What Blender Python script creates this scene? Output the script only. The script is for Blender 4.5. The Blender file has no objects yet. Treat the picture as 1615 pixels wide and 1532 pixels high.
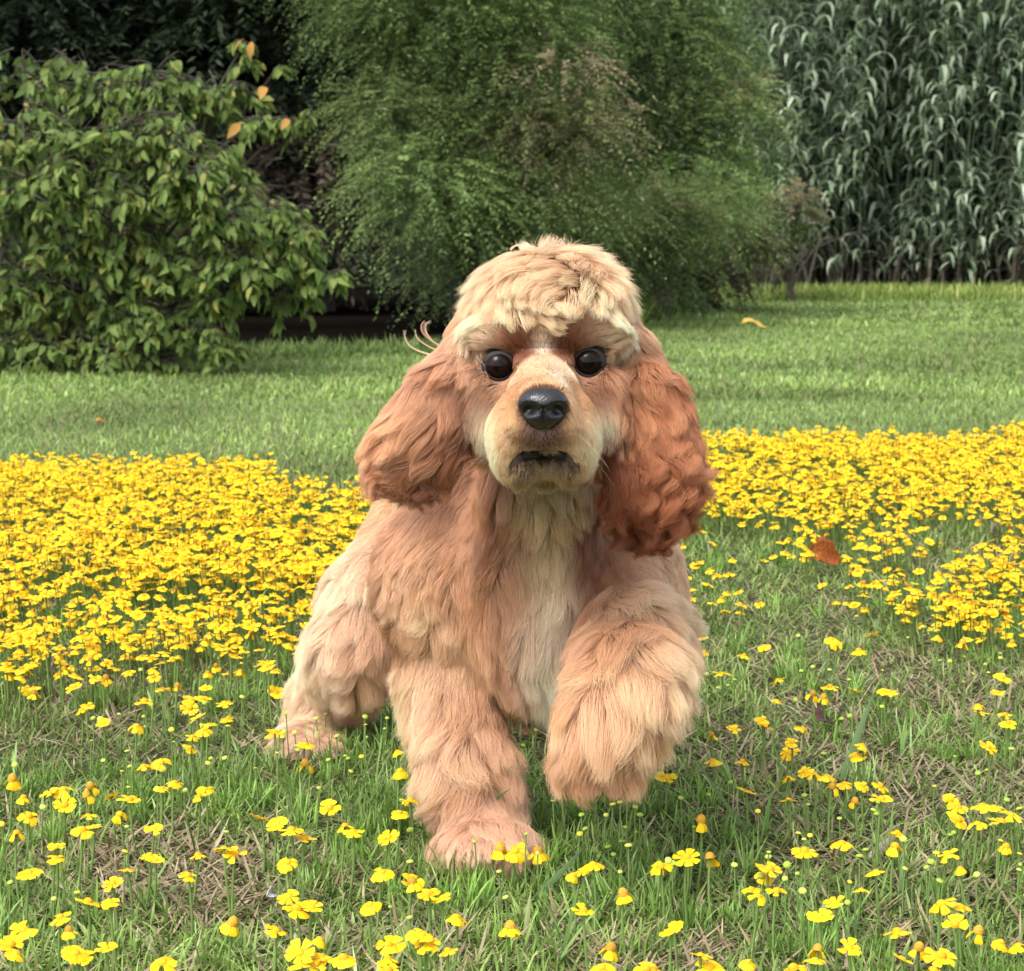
import bpy, math, random
import numpy as np
from mathutils import Vector, Matrix, kdtree

rng = np.random.default_rng(20240611)
random.seed(5)
S = bpy.context.scene
R = math.radians

# ------------------------------------------------------------------ camera, sky, sun, exposure
H = 0.47                                   # camera height above the turf
FPX = 3200.0                               # focal length in photograph pixels (photo 1615 x 1532)
PITCH = math.atan(366.0 / FPX)
cam_d = bpy.data.cameras.new('camera')
cam = bpy.data.objects.new('camera', cam_d)
S.collection.objects.link(cam)
cam.location = (0, 0, H)
cam.rotation_euler = (math.pi / 2 - PITCH, 0, 0)
cam_d.sensor_fit = 'HORIZONTAL'
cam_d.sensor_width = 36.0
cam_d.lens = FPX / 1615.0 * 36.0
cam_d.clip_start = 0.02
cam_d.clip_end = 600.0
cam_d.dof.use_dof = True
cam_d.dof.focus_distance = 1.45
cam_d.dof.aperture_fstop = 30.0
S.camera = cam

SUN_EL, SUN_AZ = R(54), R(-142)            # sun high, over the left shoulder of the viewer
world = bpy.data.worlds.new('World')
S.world = world
world.use_nodes = True
wn = world.node_tree.nodes
sky = wn.new('ShaderNodeTexSky')
sky.sky_type = 'NISHITA'
sky.sun_disc = False
sky.sun_elevation = SUN_EL
sky.air_density = 1.0
sky.dust_density = 3.0
wn['Background'].inputs['Strength'].default_value = 0.15
hsv = wn.new('ShaderNodeHueSaturation')     # thin high cloud: a whiter sky than a clear one
hsv.inputs['Saturation'].default_value = 0.4
world.node_tree.links.new(sky.outputs[0], hsv.inputs['Color'])
world.node_tree.links.new(hsv.outputs[0], wn['Background'].inputs[0])
sun_d = bpy.data.lights.new('sun', 'SUN')
sun_d.energy = 1.15
sun_d.angle = R(25)
sun_d.color = (1.0, 0.965, 0.91)
sun = bpy.data.objects.new('sun', sun_d)
S.collection.objects.link(sun)
sdir = Vector((math.sin(SUN_AZ) * math.cos(SUN_EL), math.cos(SUN_AZ) * math.cos(SUN_EL), math.sin(SUN_EL)))
sun.rotation_euler = sdir.to_track_quat('Z', 'Y').to_euler()
sky.sun_rotation = SUN_AZ % (2 * math.pi)
S.view_settings.view_transform = 'Standard'
S.view_settings.look = 'None'
S.view_settings.gamma = 1.0
S.view_settings.use_curve_mapping = False
S.view_settings.exposure = 1.3
S.render.engine = 'CYCLES'
S.cycles.use_denoising = True
S.cycles.max_bounces = 8
S.cycles.diffuse_bounces = 4
S.cycles.glossy_bounces = 3
S.cycles.transmission_bounces = 6
S.cycles.transparent_max_bounces = 8
try:
    S.cycles_curves.shape = 'THICK'
    S.cycles_curves.subdivisions = 2
except Exception:
    pass

# ------------------------------------------------------------------ helpers
CP, SP = math.cos(PITCH), math.sin(PITCH)


def ray(u, v):
    a, b = (u - 807.5) / FPX, (766.0 - v) / FPX
    return np.array([a, CP + b * SP, -SP + b * CP])


def at(u, v, Y):
    """world point seen at photo pixel (u, v) at depth Y"""
    d = ray(u, v)
    return np.array([0, 0, H]) + d * (Y / d[1])


def on_ground(u, v, z=0.0):
    d = ray(u, v)
    return np.array([0, 0, H]) + d * ((z - H) / d[2])


def lin(c):
    c = np.asarray(c, float) / 255.0
    return np.where(c <= 0.04045, c / 12.92, ((c + 0.055) / 1.055) ** 2.4)


def unit(a):
    return a / np.maximum(np.linalg.norm(a, axis=-1, keepdims=True), 1e-9)


_P = np.random.default_rng(7).random(4096).astype(np.float32)


def vnoise(p, seed=0):
    """value noise in 0..1; p is (N, 2 or 3)"""
    p = np.asarray(p, float)
    if p.shape[1] == 2:
        p = np.column_stack([p, np.zeros(len(p))])
    i = np.floor(p).astype(np.int64)
    f = p - i
    f = f * f * (3 - 2 * f)
    out = np.zeros(len(p))
    for dx in (0, 1):
        for dy in (0, 1):
            for dz in (0, 1):
                h = ((i[:, 0] + dx) * 73856093 ^ (i[:, 1] + dy) * 19349663 ^ (i[:, 2] + dz) * 83492791 ^ (seed * 2654435761)) & 4095
                w = (f[:, 0] if dx else 1 - f[:, 0]) * (f[:, 1] if dy else 1 - f[:, 1]) * (f[:, 2] if dz else 1 - f[:, 2])
                out += w * _P[h]
    return out


def link(o, parent=None):
    S.collection.objects.link(o)
    if parent is not None:
        o.parent = parent
    return o


def tag(o, label=None, cat=None, group=None, kind=None):
    for k, v in (('label', label), ('category', cat), ('group', group), ('kind', kind)):
        if v:
            o[k] = v
    return o


def empty(name, loc=(0, 0, 0), rz=0.0):
    o = bpy.data.objects.new(name, None)
    o.location = loc
    o.rotation_euler = (0, 0, rz)
    o.empty_display_size = 0.05
    return link(o)


def mesh(name, verts, faces, mat=None, cols=None, smooth=False, mats=None, midx=None):
    """faces: list of (n, k) int arrays (k = 3 or 4) or a single array; cols: per-vertex rgb"""
    verts = np.asarray(verts, np.float32)
    if isinstance(faces, np.ndarray):
        faces = [faces]
    faces = [np.asarray(f, np.int32) for f in faces if len(f)]
    me = bpy.data.meshes.new(name)
    me.vertices.add(len(verts))
    me.vertices.foreach_set('co', verts.ravel())
    loops = np.concatenate([f.ravel() for f in faces])
    sizes = np.concatenate([np.full(len(f), f.shape[1], np.int32) for f in faces])
    me.loops.add(len(loops))
    me.loops.foreach_set('vertex_index', loops)
    me.polygons.add(len(sizes))
    starts = np.concatenate([[0], np.cumsum(sizes)[:-1]]).astype(np.int32)
    me.polygons.foreach_set('loop_start', starts)
    me.polygons.foreach_set('loop_total', sizes)
    if smooth:
        me.polygons.foreach_set('use_smooth', np.ones(len(sizes), bool))
    if midx is not None:
        me.polygons.foreach_set('material_index', np.asarray(midx, np.int32))
    me.update(calc_edges=True)
    if cols is not None:
        ca = me.color_attributes.new('Col', 'FLOAT_COLOR', 'POINT')
        c4 = np.ones((len(verts), 4), np.float32)
        c4[:, :3] = cols
        ca.data.foreach_set('color', c4.ravel())
    for m in (mats or ([mat] if mat else [])):
        me.materials.append(m)
    return me


def obj(name, me, parent=None, loc=None):
    o = bpy.data.objects.new(name, me)
    if loc is not None:
        o.location = loc
    return link(o, parent)


class Acc:
    """collects vertices, quads, triangles and colours for one mesh"""
    def __init__(s):
        s.v, s.q, s.t, s.c, s.n = [], [], [], [], 0

    def add(s, v, q=None, t=None, c=None):
        v = np.asarray(v, float).reshape(-1, 3)
        if q is not None and len(q):
            s.q.append(np.asarray(q, int).reshape(-1, 4) + s.n)
        if t is not None and len(t):
            s.t.append(np.asarray(t, int).reshape(-1, 3) + s.n)
        if c is not None:
            c = np.asarray(c, float)
            s.c.append(np.broadcast_to(c, (len(v), 3)) if c.ndim == 1 else c)
        s.v.append(v)
        s.n += len(v)

    def build(s, name, mat, smooth=False):
        f = []
        if s.q:
            f.append(np.concatenate(s.q))
        if s.t:
            f.append(np.concatenate(s.t))
        return mesh(name, np.concatenate(s.v), f, mat, np.concatenate(s.c) if s.c else None, smooth)


def frames(pts):
    """tangents and two normals along polylines pts (N, K, 3)"""
    t = np.gradient(pts, axis=-2)
    t = unit(t)
    ref = np.where(np.abs(t[..., 2:3]) > 0.9, np.array([1.0, 0, 0]), np.array([0, 0, 1.0]))
    a = unit(np.cross(t, ref))
    b = np.cross(t, a)
    return t, a, b


def tubes(acc, pts, rad, sides=6, col=None):
    """pts (N, K, 3), rad (N, K) or (K,)"""
    pts = np.asarray(pts, float)
    if pts.ndim == 2:
        pts = pts[None]
    N, K, _ = pts.shape
    rad = np.broadcast_to(np.asarray(rad, float), (N, K))
    t, a, b = frames(pts)
    an = np.linspace(0, 2 * np.pi, sides, endpoint=False)
    ring = pts[:, :, None] + rad[:, :, None, None] * (np.cos(an)[:, None] * a[:, :, None] + np.sin(an)[:, None] * b[:, :, None])
    base = (np.arange(N)[:, None, None] * K + np.arange(K - 1)[None, :, None]) * sides
    j = np.arange(sides)
    j2 = (j + 1) % sides
    q = np.stack(np.broadcast_arrays(base + j, base + j2, base + sides + j2, base + sides + j), -1).reshape(-1, 4)
    c = None
    if col is not None:
        col = np.asarray(col, float)
        c = col if col.ndim == 1 else np.repeat(col, K * sides, axis=0)
    acc.add(ring.reshape(-1, 3), q=q, c=c)


def nodes(name):
    m = bpy.data.materials.new(name)
    m.use_nodes = True
    return m, m.node_tree.nodes, m.node_tree.links, m.node_tree.nodes['Principled BSDF']


def mat_attr(name, rough=0.6, spec=0.3, trans=0.0, noise=0.0, nscale=40.0, tint=(1, 1, 1)):
    """colour from the mesh's own 'Col' attribute, with fine mottling and leaf translucency"""
    m, n, l, p = nodes(name)
    a = n.new('ShaderNodeAttribute')
    a.attribute_name = 'Col'
    out = a.outputs['Color']
    if noise:
        tx = n.new('ShaderNodeTexNoise')
        tx.inputs['Scale'].default_value = nscale
        tx.inputs['Detail'].default_value = 4
        tc = n.new('ShaderNodeTexCoord')
        l.new(tc.outputs['Object'], tx.inputs['Vector'])
        mr = n.new('ShaderNodeMapRange')
        mr.inputs['From Min'].default_value = 0.25
        mr.inputs['From Max'].default_value = 0.75
        mr.inputs['To Min'].default_value = 1 - noise
        mr.inputs['To Max'].default_value = 1 + noise
        l.new(tx.outputs['Fac'], mr.inputs['Value'])
        mx = n.new('ShaderNodeVectorMath')
        mx.operation = 'SCALE'
        l.new(out, mx.inputs[0])
        l.new(mr.outputs[0], mx.inputs['Scale'])
        out = mx.outputs[0]
    l.new(out, p.inputs['Base Color'])
    p.inputs['Roughness'].default_value = rough
    p.inputs['Specular IOR Level'].default_value = spec
    if trans:
        tr = n.new('ShaderNodeBsdfTranslucent')
        l.new(out, tr.inputs['Color'])
        mix = n.new('ShaderNodeMixShader')
        mix.inputs[0].default_value = trans
        l.new(p.outputs[0], mix.inputs[1])
        l.new(tr.outputs[0], mix.inputs[2])
        l.new(mix.outputs[0], n['Material Output'].inputs['Surface'])
    return m


def copy_tree(o, parent=None):
    c = o.copy()
    S.collection.objects.link(c)
    if parent is not None:
        c.parent = parent
    for ch in o.children:
        copy_tree(ch, c)
    return c
# ================================================================== GROUND, BACKDROP SLOPE
def gz(x, y):
    """height of the turf: gentle bumps"""
    x = np.asarray(x, float)
    y = np.asarray(y, float)
    return 0.010 * np.sin(x * 2.3 + 1) * np.sin(y * 1.9) * np.clip((y - 2.2) / 2, 0, 1) * np.clip((6.6 - y) / 1.2, 0, 1)


def straw_amount(x, y):
    """0 green turf .. 1 dead straw, patchy; two bare patches either side of the dog"""
    p = np.stack([np.ravel(x), np.ravel(y)], 1)
    a = 0.65 * vnoise(p / 0.22, 31) + 0.35 * vnoise(p / 0.07, 32)
    s = np.clip((a - 0.50) * 2.4, 0, 1)
    for (u, v, r, k) in ((1440, 1090, 0.20, .95), (1250, 1180, 0.16, .6), (1560, 1260, 0.12, .7), (1330, 1060, 0.2, .6), (180, 1085, 0.17, .8), (330, 1150, 0.13, .45), (1130, 960, .2, .35), (1390, 1330, .1, .5)):
        c = on_ground(u, v)
        s = np.maximum(s, k * np.exp(-((p[:, 0] - c[0]) ** 2 / r ** 2 + (p[:, 1] - c[1]) ** 2 / (1.5 * r) ** 2)) * (0.55 + 0.7 * vnoise(p / 0.05, 33)))
    s = s * np.clip(1.25 - p[:, 1] / 6.0, 0.22, 1)
    return np.clip(s, 0, 1)


m_ground, n, l, p = nodes('thatch_and_soil')
tc = n.new('ShaderNodeTexCoord')
n1 = n.new('ShaderNodeTexNoise')
n1.inputs['Scale'].default_value = 55
n1.inputs['Detail'].default_value = 8
n1.inputs['Roughness'].default_value = 0.7
l.new(tc.outputs['Object'], n1.inputs['Vector'])
r1 = n.new('ShaderNodeValToRGB')
e = r1.color_ramp.elements
e[0].position, e[0].color = 0.32, (0.020, 0.015, 0.010, 1)
e[1].position, e[1].color = 0.72, (0.16, 0.125, 0.075, 1)
k = e.new(0.5)
k.color = (0.050, 0.055, 0.022, 1)
l.new(n1.outputs['Fac'], r1.inputs[0])
n2 = n.new('ShaderNodeTexNoise')
n2.inputs['Scale'].default_value = 1.1
n2.inputs['Detail'].default_value = 9
n2.inputs['Roughness'].default_value = 0.72
l.new(tc.outputs['Object'], n2.inputs['Vector'])
r2 = n.new('ShaderNodeValToRGB')
e = r2.color_ramp.elements
e[0].position, e[0].color = 0.30, (0.120, 0.180, 0.060, 1)
e[1].position, e[1].color = 0.72, (0.200, 0.270, 0.105, 1)
l.new(n2.outputs['Fac'], r2.inputs[0])
sx_ = n.new('ShaderNodeSeparateXYZ')
l.new(tc.outputs['Object'], sx_.inputs[0])
mr = n.new('ShaderNodeMapRange')
mr.inputs['From Min'].default_value = 3.0
mr.inputs['From Max'].default_value = 7.0
l.new(sx_.outputs['Y'], mr.inputs['Value'])
mx = n.new('ShaderNodeMix')
mx.data_type = 'RGBA'
l.new(mr.outputs[0], mx.inputs['Factor'])
l.new(r1.outputs[0], mx.inputs['A'])
l.new(r2.outputs[0], mx.inputs['B'])
l.new(mx.outputs['Result'], p.inputs['Base Color'])
p.inputs['Roughness'].default_value = 0.95
p.inputs['Specular IOR Level'].default_value = 0.1
bp = n.new('ShaderNodeBump')
bp.inputs['Strength'].default_value = 0.6
bp.inputs['Distance'].default_value = 0.01
l.new(n1.outputs['Fac'], bp.inputs['Height'])
l.new(bp.outputs[0], p.inputs['Normal'])


def grid(name, xs, ys, zf, mat):
    Xg_, Yg_ = np.meshgrid(xs, ys)
    V = np.stack([Xg_, Yg_, zf(Xg_, Yg_)], -1).reshape(-1, 3)
    nx, ny = len(xs), len(ys)
    i, j = np.meshgrid(np.arange(ny - 1), np.arange(nx - 1), indexing='ij')
    Q = np.stack([i * nx + j, i * nx + j + 1, (i + 1) * nx + j + 1, (i + 1) * nx + j], -1).reshape(-1, 4)
    o = obj(name, mesh(name, V, Q, mat, smooth=True))
    return o


xs = np.concatenate([np.linspace(-150, -8, 12), np.linspace(-7, 10, 86), np.linspace(11, 150, 12)])
ys = np.concatenate([np.linspace(-120, 0, 10), np.linspace(0.4, 8, 60), np.linspace(8.5, 30, 30), np.linspace(35, 220, 16)])
ground = tag(grid('ground', xs, ys, gz, m_ground), 'turf and thatch of the open field', kind='structure')

m_backdrop, n, l, p = nodes('shade_dark_backdrop')  # added slope hides the sky; near-black colour stands for woods in shade
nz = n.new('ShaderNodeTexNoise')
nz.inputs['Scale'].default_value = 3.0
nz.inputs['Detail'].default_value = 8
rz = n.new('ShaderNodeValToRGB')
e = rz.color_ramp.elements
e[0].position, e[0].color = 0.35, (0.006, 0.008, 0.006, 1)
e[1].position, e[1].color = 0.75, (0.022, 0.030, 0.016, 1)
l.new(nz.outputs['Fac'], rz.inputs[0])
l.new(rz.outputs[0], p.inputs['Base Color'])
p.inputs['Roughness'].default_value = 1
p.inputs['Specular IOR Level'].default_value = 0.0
xs = np.linspace(-60, 70, 90)
ys = np.linspace(29, 75, 40)
backdrop_slope = tag(grid('backdrop_slope', xs, ys, lambda x, y: 13 * (1 - np.exp(-((y - 29) / 9.0))) - 0.15 + 0.9 * vnoise(np.stack([x.ravel(), y.ravel()], 1) / 3.0, 41).reshape(x.shape) * np.clip((y - 29) / 3, 0, 1), m_backdrop),
           'slope added behind the trees, near-black like woods in shade', kind='structure')

# litter under the trees, its colour blackened for shade: its front edge runs back along the tree line
EDGE = np.array([(-9, 6.6), (-3.2, 7.2), (-2.2, 7.7), (-1.45, 8.7), (-1.0, 9.35), (-0.2, 9.6), (0.25, 10.2), (0.55, 12.5), (0.95, 15.5), (1.5, 18.6), (2.2, 21.3), (9, 21.9), (14, 22.2)])


def edge_y(x):
    return np.interp(x, EDGE[:, 0], EDGE[:, 1])


m_shade_litter, n, l, p = nodes('shade_dark_litter')
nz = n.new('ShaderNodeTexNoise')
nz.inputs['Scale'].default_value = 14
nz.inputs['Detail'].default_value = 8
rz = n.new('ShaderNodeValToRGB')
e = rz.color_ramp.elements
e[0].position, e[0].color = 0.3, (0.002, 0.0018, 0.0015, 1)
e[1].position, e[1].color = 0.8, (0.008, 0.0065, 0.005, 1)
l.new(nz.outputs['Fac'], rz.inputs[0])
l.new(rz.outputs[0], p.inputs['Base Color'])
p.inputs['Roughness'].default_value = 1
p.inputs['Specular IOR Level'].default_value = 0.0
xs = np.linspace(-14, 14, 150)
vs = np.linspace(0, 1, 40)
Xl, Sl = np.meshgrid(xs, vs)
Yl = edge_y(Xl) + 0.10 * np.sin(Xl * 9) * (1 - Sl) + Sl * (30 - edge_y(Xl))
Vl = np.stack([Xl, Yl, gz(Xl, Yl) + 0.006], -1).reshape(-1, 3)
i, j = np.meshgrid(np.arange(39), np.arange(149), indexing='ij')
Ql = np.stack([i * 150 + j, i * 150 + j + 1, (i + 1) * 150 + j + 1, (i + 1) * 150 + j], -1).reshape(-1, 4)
tag(obj('shade_dark_litter', mesh('shade_dark_litter', Vl, Ql, m_shade_litter, smooth=True)), 'leaf litter under the trees, coloured near-black for shade', kind='structure')

# ================================================================== TURF BLADES
m_blade = mat_attr('grass_blade', 0.5, 0.25, trans=0.3)


def blades(acc, x, y, L, Wd, az, lean, curl, col, tipcol):
    """tapered blades, three cross-sections and a tip"""
    N = len(x)
    z0 = gz(x, y) - 0.002
    ts = np.array([0, 0.38, 0.74, 1.0])
    P = np.zeros((N, 4, 3))
    ang = lean[:, None] + curl[:, None] * ts[None]
    P[:, 0] = np.stack([x, y, z0], 1)
    hx, hy = np.cos(az), np.sin(az)
    for k in range(1, 4):
        dl = L * (ts[k] - ts[k - 1])
        am = 0.5 * (ang[:, k] + ang[:, k - 1])
        P[:, k, 0] = P[:, k - 1, 0] + dl * np.sin(am) * hx
        P[:, k, 1] = P[:, k - 1, 1] + dl * np.sin(am) * hy
        P[:, k, 2] = np.maximum(P[:, k - 1, 2] + dl * np.cos(am), z0 + 0.003)
    tw = rng.uniform(-0.8, 0.8, N)
    sx, sy = -np.sin(az + tw), np.cos(az + tw)
    side = np.stack([sx, sy, np.zeros(N)], 1)
    w = np.array([0.8, 1.0, 0.65])
    V = np.zeros((N, 7, 3))
    for k in range(3):
        o = side * (Wd * w[k] / 2)[:, None]
        V[:, 2 * k] = P[:, k] - o
        V[:, 2 * k + 1] = P[:, k] + o
    V[:, 6] = P[:, 3]
    b = np.arange(N)[:, None] * 7
    q = np.concatenate([b + [0, 1, 3, 2], b + [2, 3, 5, 4]])
    tr = b + [4, 5, 6]
    C = np.zeros((N, 7, 3))
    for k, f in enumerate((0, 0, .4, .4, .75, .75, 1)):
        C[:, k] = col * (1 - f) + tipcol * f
    acc.add(V.reshape(-1, 3), q=q, t=tr, c=C.reshape(-1, 3))


def scatter(n, y0, y1, power=1.0, margin=1.35):
    """points over the wedge of field the camera looks at, with a margin each side"""
    y = (y0 ** (2 - power) + rng.random(n) * (y1 ** (2 - power) - y0 ** (2 - power))) ** (1 / (2 - power)) if power != 2 else y0 * (y1 / y0) ** rng.random(n)
    hw = y * 0.2524 * margin + 0.10
    return rng.uniform(-1, 1, n) * hw, y


G0, G1, G2 = np.array([0.145, 0.228, 0.048]), np.array([0.250, 0.355, 0.088]), np.array([0.370, 0.445, 0.180])
ST0, ST1 = np.array([0.30, 0.225, 0.130]), np.array([0.47, 0.385, 0.25])


def green(n, bright=1.0):
    k = rng.random((n, 1))
    c = G0 * (1 - k) + G1 * k
    k2 = (rng.random((n, 1)) < 0.18) * rng.random((n, 1))
    return (c * (1 - k2) + G2 * k2) * rng.uniform(0.55, 1.35, (n, 1)) * bright


gr, stw, fol = Acc(), Acc(), Acc()
# near turf, 1.15 - 3.2 m
n_ = 120000
x, y = scatter(n_, 1.12, 3.3, power=1.75)
s = straw_amount(x, y)
isg = rng.random(n_) > s * 0.85
x1, y1 = x[isg], y[isg]
n1_ = len(x1)
tuft = vnoise(np.stack([x1, y1], 1) / 0.05, 51)
L_ = rng.uniform(0.012, 0.030, n1_) * (0.5 + 0.9 * tuft)
gc = green(n1_) * (0.7 + 0.6 * vnoise(np.stack([x1, y1], 1) / 0.16, 52))[:, None]
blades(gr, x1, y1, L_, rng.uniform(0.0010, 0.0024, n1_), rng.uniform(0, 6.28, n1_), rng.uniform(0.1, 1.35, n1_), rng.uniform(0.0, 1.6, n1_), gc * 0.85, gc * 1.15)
# dead thatch lying about
n_ = 95000
x, y = scatter(n_, 1.12, 3.6, power=1.75)
s = np.clip(straw_amount(x, y) + 0.11, 0, 1)
k = rng.random(n_) < s
x, y = x[k], y[k]
n_ = len(x)
kk = rng.random((n_, 1)) ** 1.5
c = (ST0 * (1 - kk) + ST1 * kk) * rng.uniform(0.55, 1.1, (n_, 1))
blades(stw, x, y, rng.uniform(0.012, 0.045, n_), rng.uniform(0.0012, 0.0030, n_), rng.uniform(0, 6.28, n_), rng.uniform(0.9, 1.5, n_), rng.uniform(-0.2, 0.6, n_), c * 0.85, c)
# fine thready foliage of the flowers: upright tufts
nt = 2600
xt, yt = scatter(nt, 1.12, 4.0, power=1.6)
dd = vnoise(np.stack([xt, yt], 1) / 0.14, 53) - 0.35 * straw_amount(xt, yt)
k = rng.random(nt) < np.clip((dd - 0.25) * 2.4, 0.03, 1)
xt, yt = xt[k], yt[k]
m = 22
x = np.repeat(xt, m) + rng.normal(0, 0.006, len(xt) * m)
y = np.repeat(yt, m) + rng.normal(0, 0.006, len(xt) * m)
n_ = len(x)
tl = np.repeat(rng.uniform(0.018, 0.040, len(xt)), m)
gc = np.repeat(green(len(xt), 1.0), m, axis=0) * rng.uniform(0.8, 1.2, (n_, 1)) * np.array([0.95, 1.12, 0.9])
blades(fol, x, y, tl * rng.uniform(0.6, 1.15, n_), rng.uniform(0.0009, 0.0018, n_), rng.uniform(0, 6.28, n_), rng.uniform(0.0, 0.7, n_), rng.uniform(-0.1, 0.7, n_), gc * 0.8, gc * 1.2)
# some longer broad blades in clumps
nt = 150
xt, yt = scatter(nt, 1.15, 3.5, power=1.4)
m = 7
x = np.repeat(xt, m) + rng.normal(0, 0.008, nt * m)
y = np.repeat(yt, m) + rng.normal(0, 0.008, nt * m)
n_ = nt * m
gc = green(n_, 1.0) * np.array([0.9, 1.05, 1.1])
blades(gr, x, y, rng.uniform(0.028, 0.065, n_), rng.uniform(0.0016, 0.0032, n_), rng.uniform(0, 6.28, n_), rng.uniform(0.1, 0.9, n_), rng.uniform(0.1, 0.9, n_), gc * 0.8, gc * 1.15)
# middle and far lawn
FR = 1
for (nn, ya, yb, l0, l1, w0, w1) in ((125000, 3.2, 7.0, 0.014, 0.034, 0.0022, 0.0042), (135000, 6.5, 14.0, 0.018, 0.042, 0.004, 0.008), (95000, 13.0, 31.0, 0.025, 0.060, 0.009, 0.018)):
    x, y = scatter(nn, ya, yb, power=1.5, margin=1.9)
    k = y < edge_y(x) + rng.normal(0, 0.12, nn)
    x, y = x[k], y[k]
    nn = len(x)
    s = straw_amount(x, y)
    pn = vnoise(np.stack([x, y], 1) / 0.55, 54)
    gc = green(nn) * np.array([1.05, 1.02, 1.10]) * (0.58 + 0.75 * pn)[:, None]
    dead = rng.random(nn) < (0.05 + 0.25 * s)
    gc[dead] = (ST0 * 0.7 + ST1 * 0.2) * rng.uniform(0.6, 1.0, (dead.sum(), 1))
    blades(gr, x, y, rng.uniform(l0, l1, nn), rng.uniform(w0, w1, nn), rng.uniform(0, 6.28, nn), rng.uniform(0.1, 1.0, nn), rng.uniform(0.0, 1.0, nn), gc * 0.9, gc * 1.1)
n_ = 15000
x = rng.uniform(-6.0, 1.6, n_)
y = edge_y(x) + rng.normal(0, 0.16, n_) + 0.10 * np.sin(x * 9)
gc = green(n_) * np.array([0.75, 0.75, 0.8])
blades(gr, x, y, rng.uniform(0.04, 0.11, n_), rng.uniform(0.004, 0.008, n_), rng.uniform(0, 6.28, n_), rng.uniform(0.0, 0.9, n_), rng.uniform(0.0, 0.8, n_), gc * 0.8, gc * 1.1)
# rough taller fringe at the foot of the reeds and of the shrubs
n_ = 16000
x = rng.uniform(0.6, 8.5, n_)
y = edge_y(x) + rng.uniform(-1.5, 0.5, n_) + 0.15 * np.sin(x * 2)
gc = green(n_) * np.array([1.3, 1.15, 1.1])
blades(gr, x, y, rng.uniform(0.06, 0.22, n_), rng.uniform(0.008, 0.018, n_), rng.uniform(0, 6.28, n_), rng.uniform(0.0, 0.7, n_), rng.uniform(0.0, 0.8, n_), gc * 0.8, gc * 1.1)
tag(obj('grass', gr.build('grass', m_blade)), 'short green turf of the field', kind='stuff')
m_straw = mat_attr('dead_straw', 0.75, 0.15, trans=0.1)
tag(obj('dry_thatch', stw.build('dry_thatch', m_straw)), 'dead straw lying in the turf', kind='stuff')
tag(obj('feathery_foliage', fol.build('feathery_foliage', m_blade)), 'fine bright green thready tufts in the turf', kind='stuff')

# ================================================================== TREES AND SHRUBS
m_leaf = mat_attr('leaf', 0.6, 0.2, trans=0.4)
m_bark, n, l, p = nodes('bark')
nz = n.new('ShaderNodeTexNoise')
nz.inputs['Scale'].default_value = 30
nz.inputs['Detail'].default_value = 6
rz = n.new('ShaderNodeValToRGB')
e = rz.color_ramp.elements
e[0].color = (0.020, 0.016, 0.012, 1)
e[1].color = (0.10, 0.08, 0.06, 1)
l.new(nz.outputs['Fac'], rz.inputs[0])
l.new(rz.outputs[0], p.inputs['Base Color'])
p.inputs['Roughness'].default_value = 0.9
bp = n.new('ShaderNodeBump')
bp.inputs['Distance'].default_value = 0.02
l.new(nz.outputs['Fac'], bp.inputs['Height'])
l.new(bp.outputs[0], p.inputs['Normal'])


def leaflets(acc, P, dirs, nrm, Ln, Wd, col):
    """diamond leaves: P base (N,3), dirs unit axis, nrm unit facing"""
    N = len(P)
    side = unit(np.cross(dirs, nrm))
    V = np.zeros((N, 4, 3))
    V[:, 0] = P
    V[:, 1] = P + dirs * (0.45 * Ln)[:, None] + side * (Wd / 2)[:, None]
    V[:, 2] = P + dirs * Ln[:, None] - nrm * (0.12 * Ln)[:, None]
    V[:, 3] = P + dirs * (0.45 * Ln)[:, None] - side * (Wd / 2)[:, None]
    b = np.arange(N)[:, None] * 4
    acc.add(V.reshape(-1, 3), q=b + [0, 1, 2, 3], c=np.repeat(col, 4, axis=0))


def sprays(acc, C, Rr, n, leafL, leafW, sprayL, col, droop=0.5, m=22, shell=0.55, col2=None, seedv=0):
    """feathery branchlets over a clump of radius Rr around C: each is an arching rib with leaflets both sides"""
    d = unit(rng.normal(0, 1, (n, 3)) * np.array([1, 1, 0.9]))
    d[:, 2] = np.abs(d[:, 2]) * np.where(rng.random(n) < 0.25, -1, 1)
    r = Rr * (shell + (1 - shell) * rng.random(n) ** 0.6)
    base = C + d * r[:, None] * np.array([1, 0.9, 0.85])
    out = unit(d * np.array([1, 1, 0.4]) + rng.normal(0, 0.45, (n, 3)))
    tt = (np.arange(m) + 0.5) / m
    s = tt[None, :, None] * sprayL * rng.uniform(0.6, 1.25, (n, 1, 1))
    rib = base[:, None] + out[:, None] * s + np.array([0, 0, -1.0]) * droop * s ** 2 / sprayL
    sd = unit(np.cross(out, np.array([0, 0, 1.0]))) * np.sign(rng.random((n, 1)) - 0.5)
    alt = np.where(np.arange(m) % 2, 1.0, -1.0)
    dirs = unit(out[:, None] * 0.75 + sd[:, None] * alt[None, :, None] + np.array([0, 0, -0.35]) + rng.normal(0, 0.3, (n, m, 3)))
    nn_ = unit(np.array([0, 0, 1.0]) + rng.normal(0, 0.45, (n, m, 3)))
    kk = rng.random((n, 1, 1))
    c = (col if col2 is None else col * (1 - kk) + col2 * kk) * rng.uniform(0.65, 1.35, (n, 1, 1)) * rng.uniform(0.8, 1.2, (n, m, 1))
    N = n * m
    leaflets(acc, rib.reshape(N, 3), dirs.reshape(N, 3), nn_.reshape(N, 3), leafL * rng.uniform(0.6, 1.2, N), leafW * rng.uniform(0.7, 1.2, N), np.broadcast_to(c, (n, m, 3)).reshape(N, 3))


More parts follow.
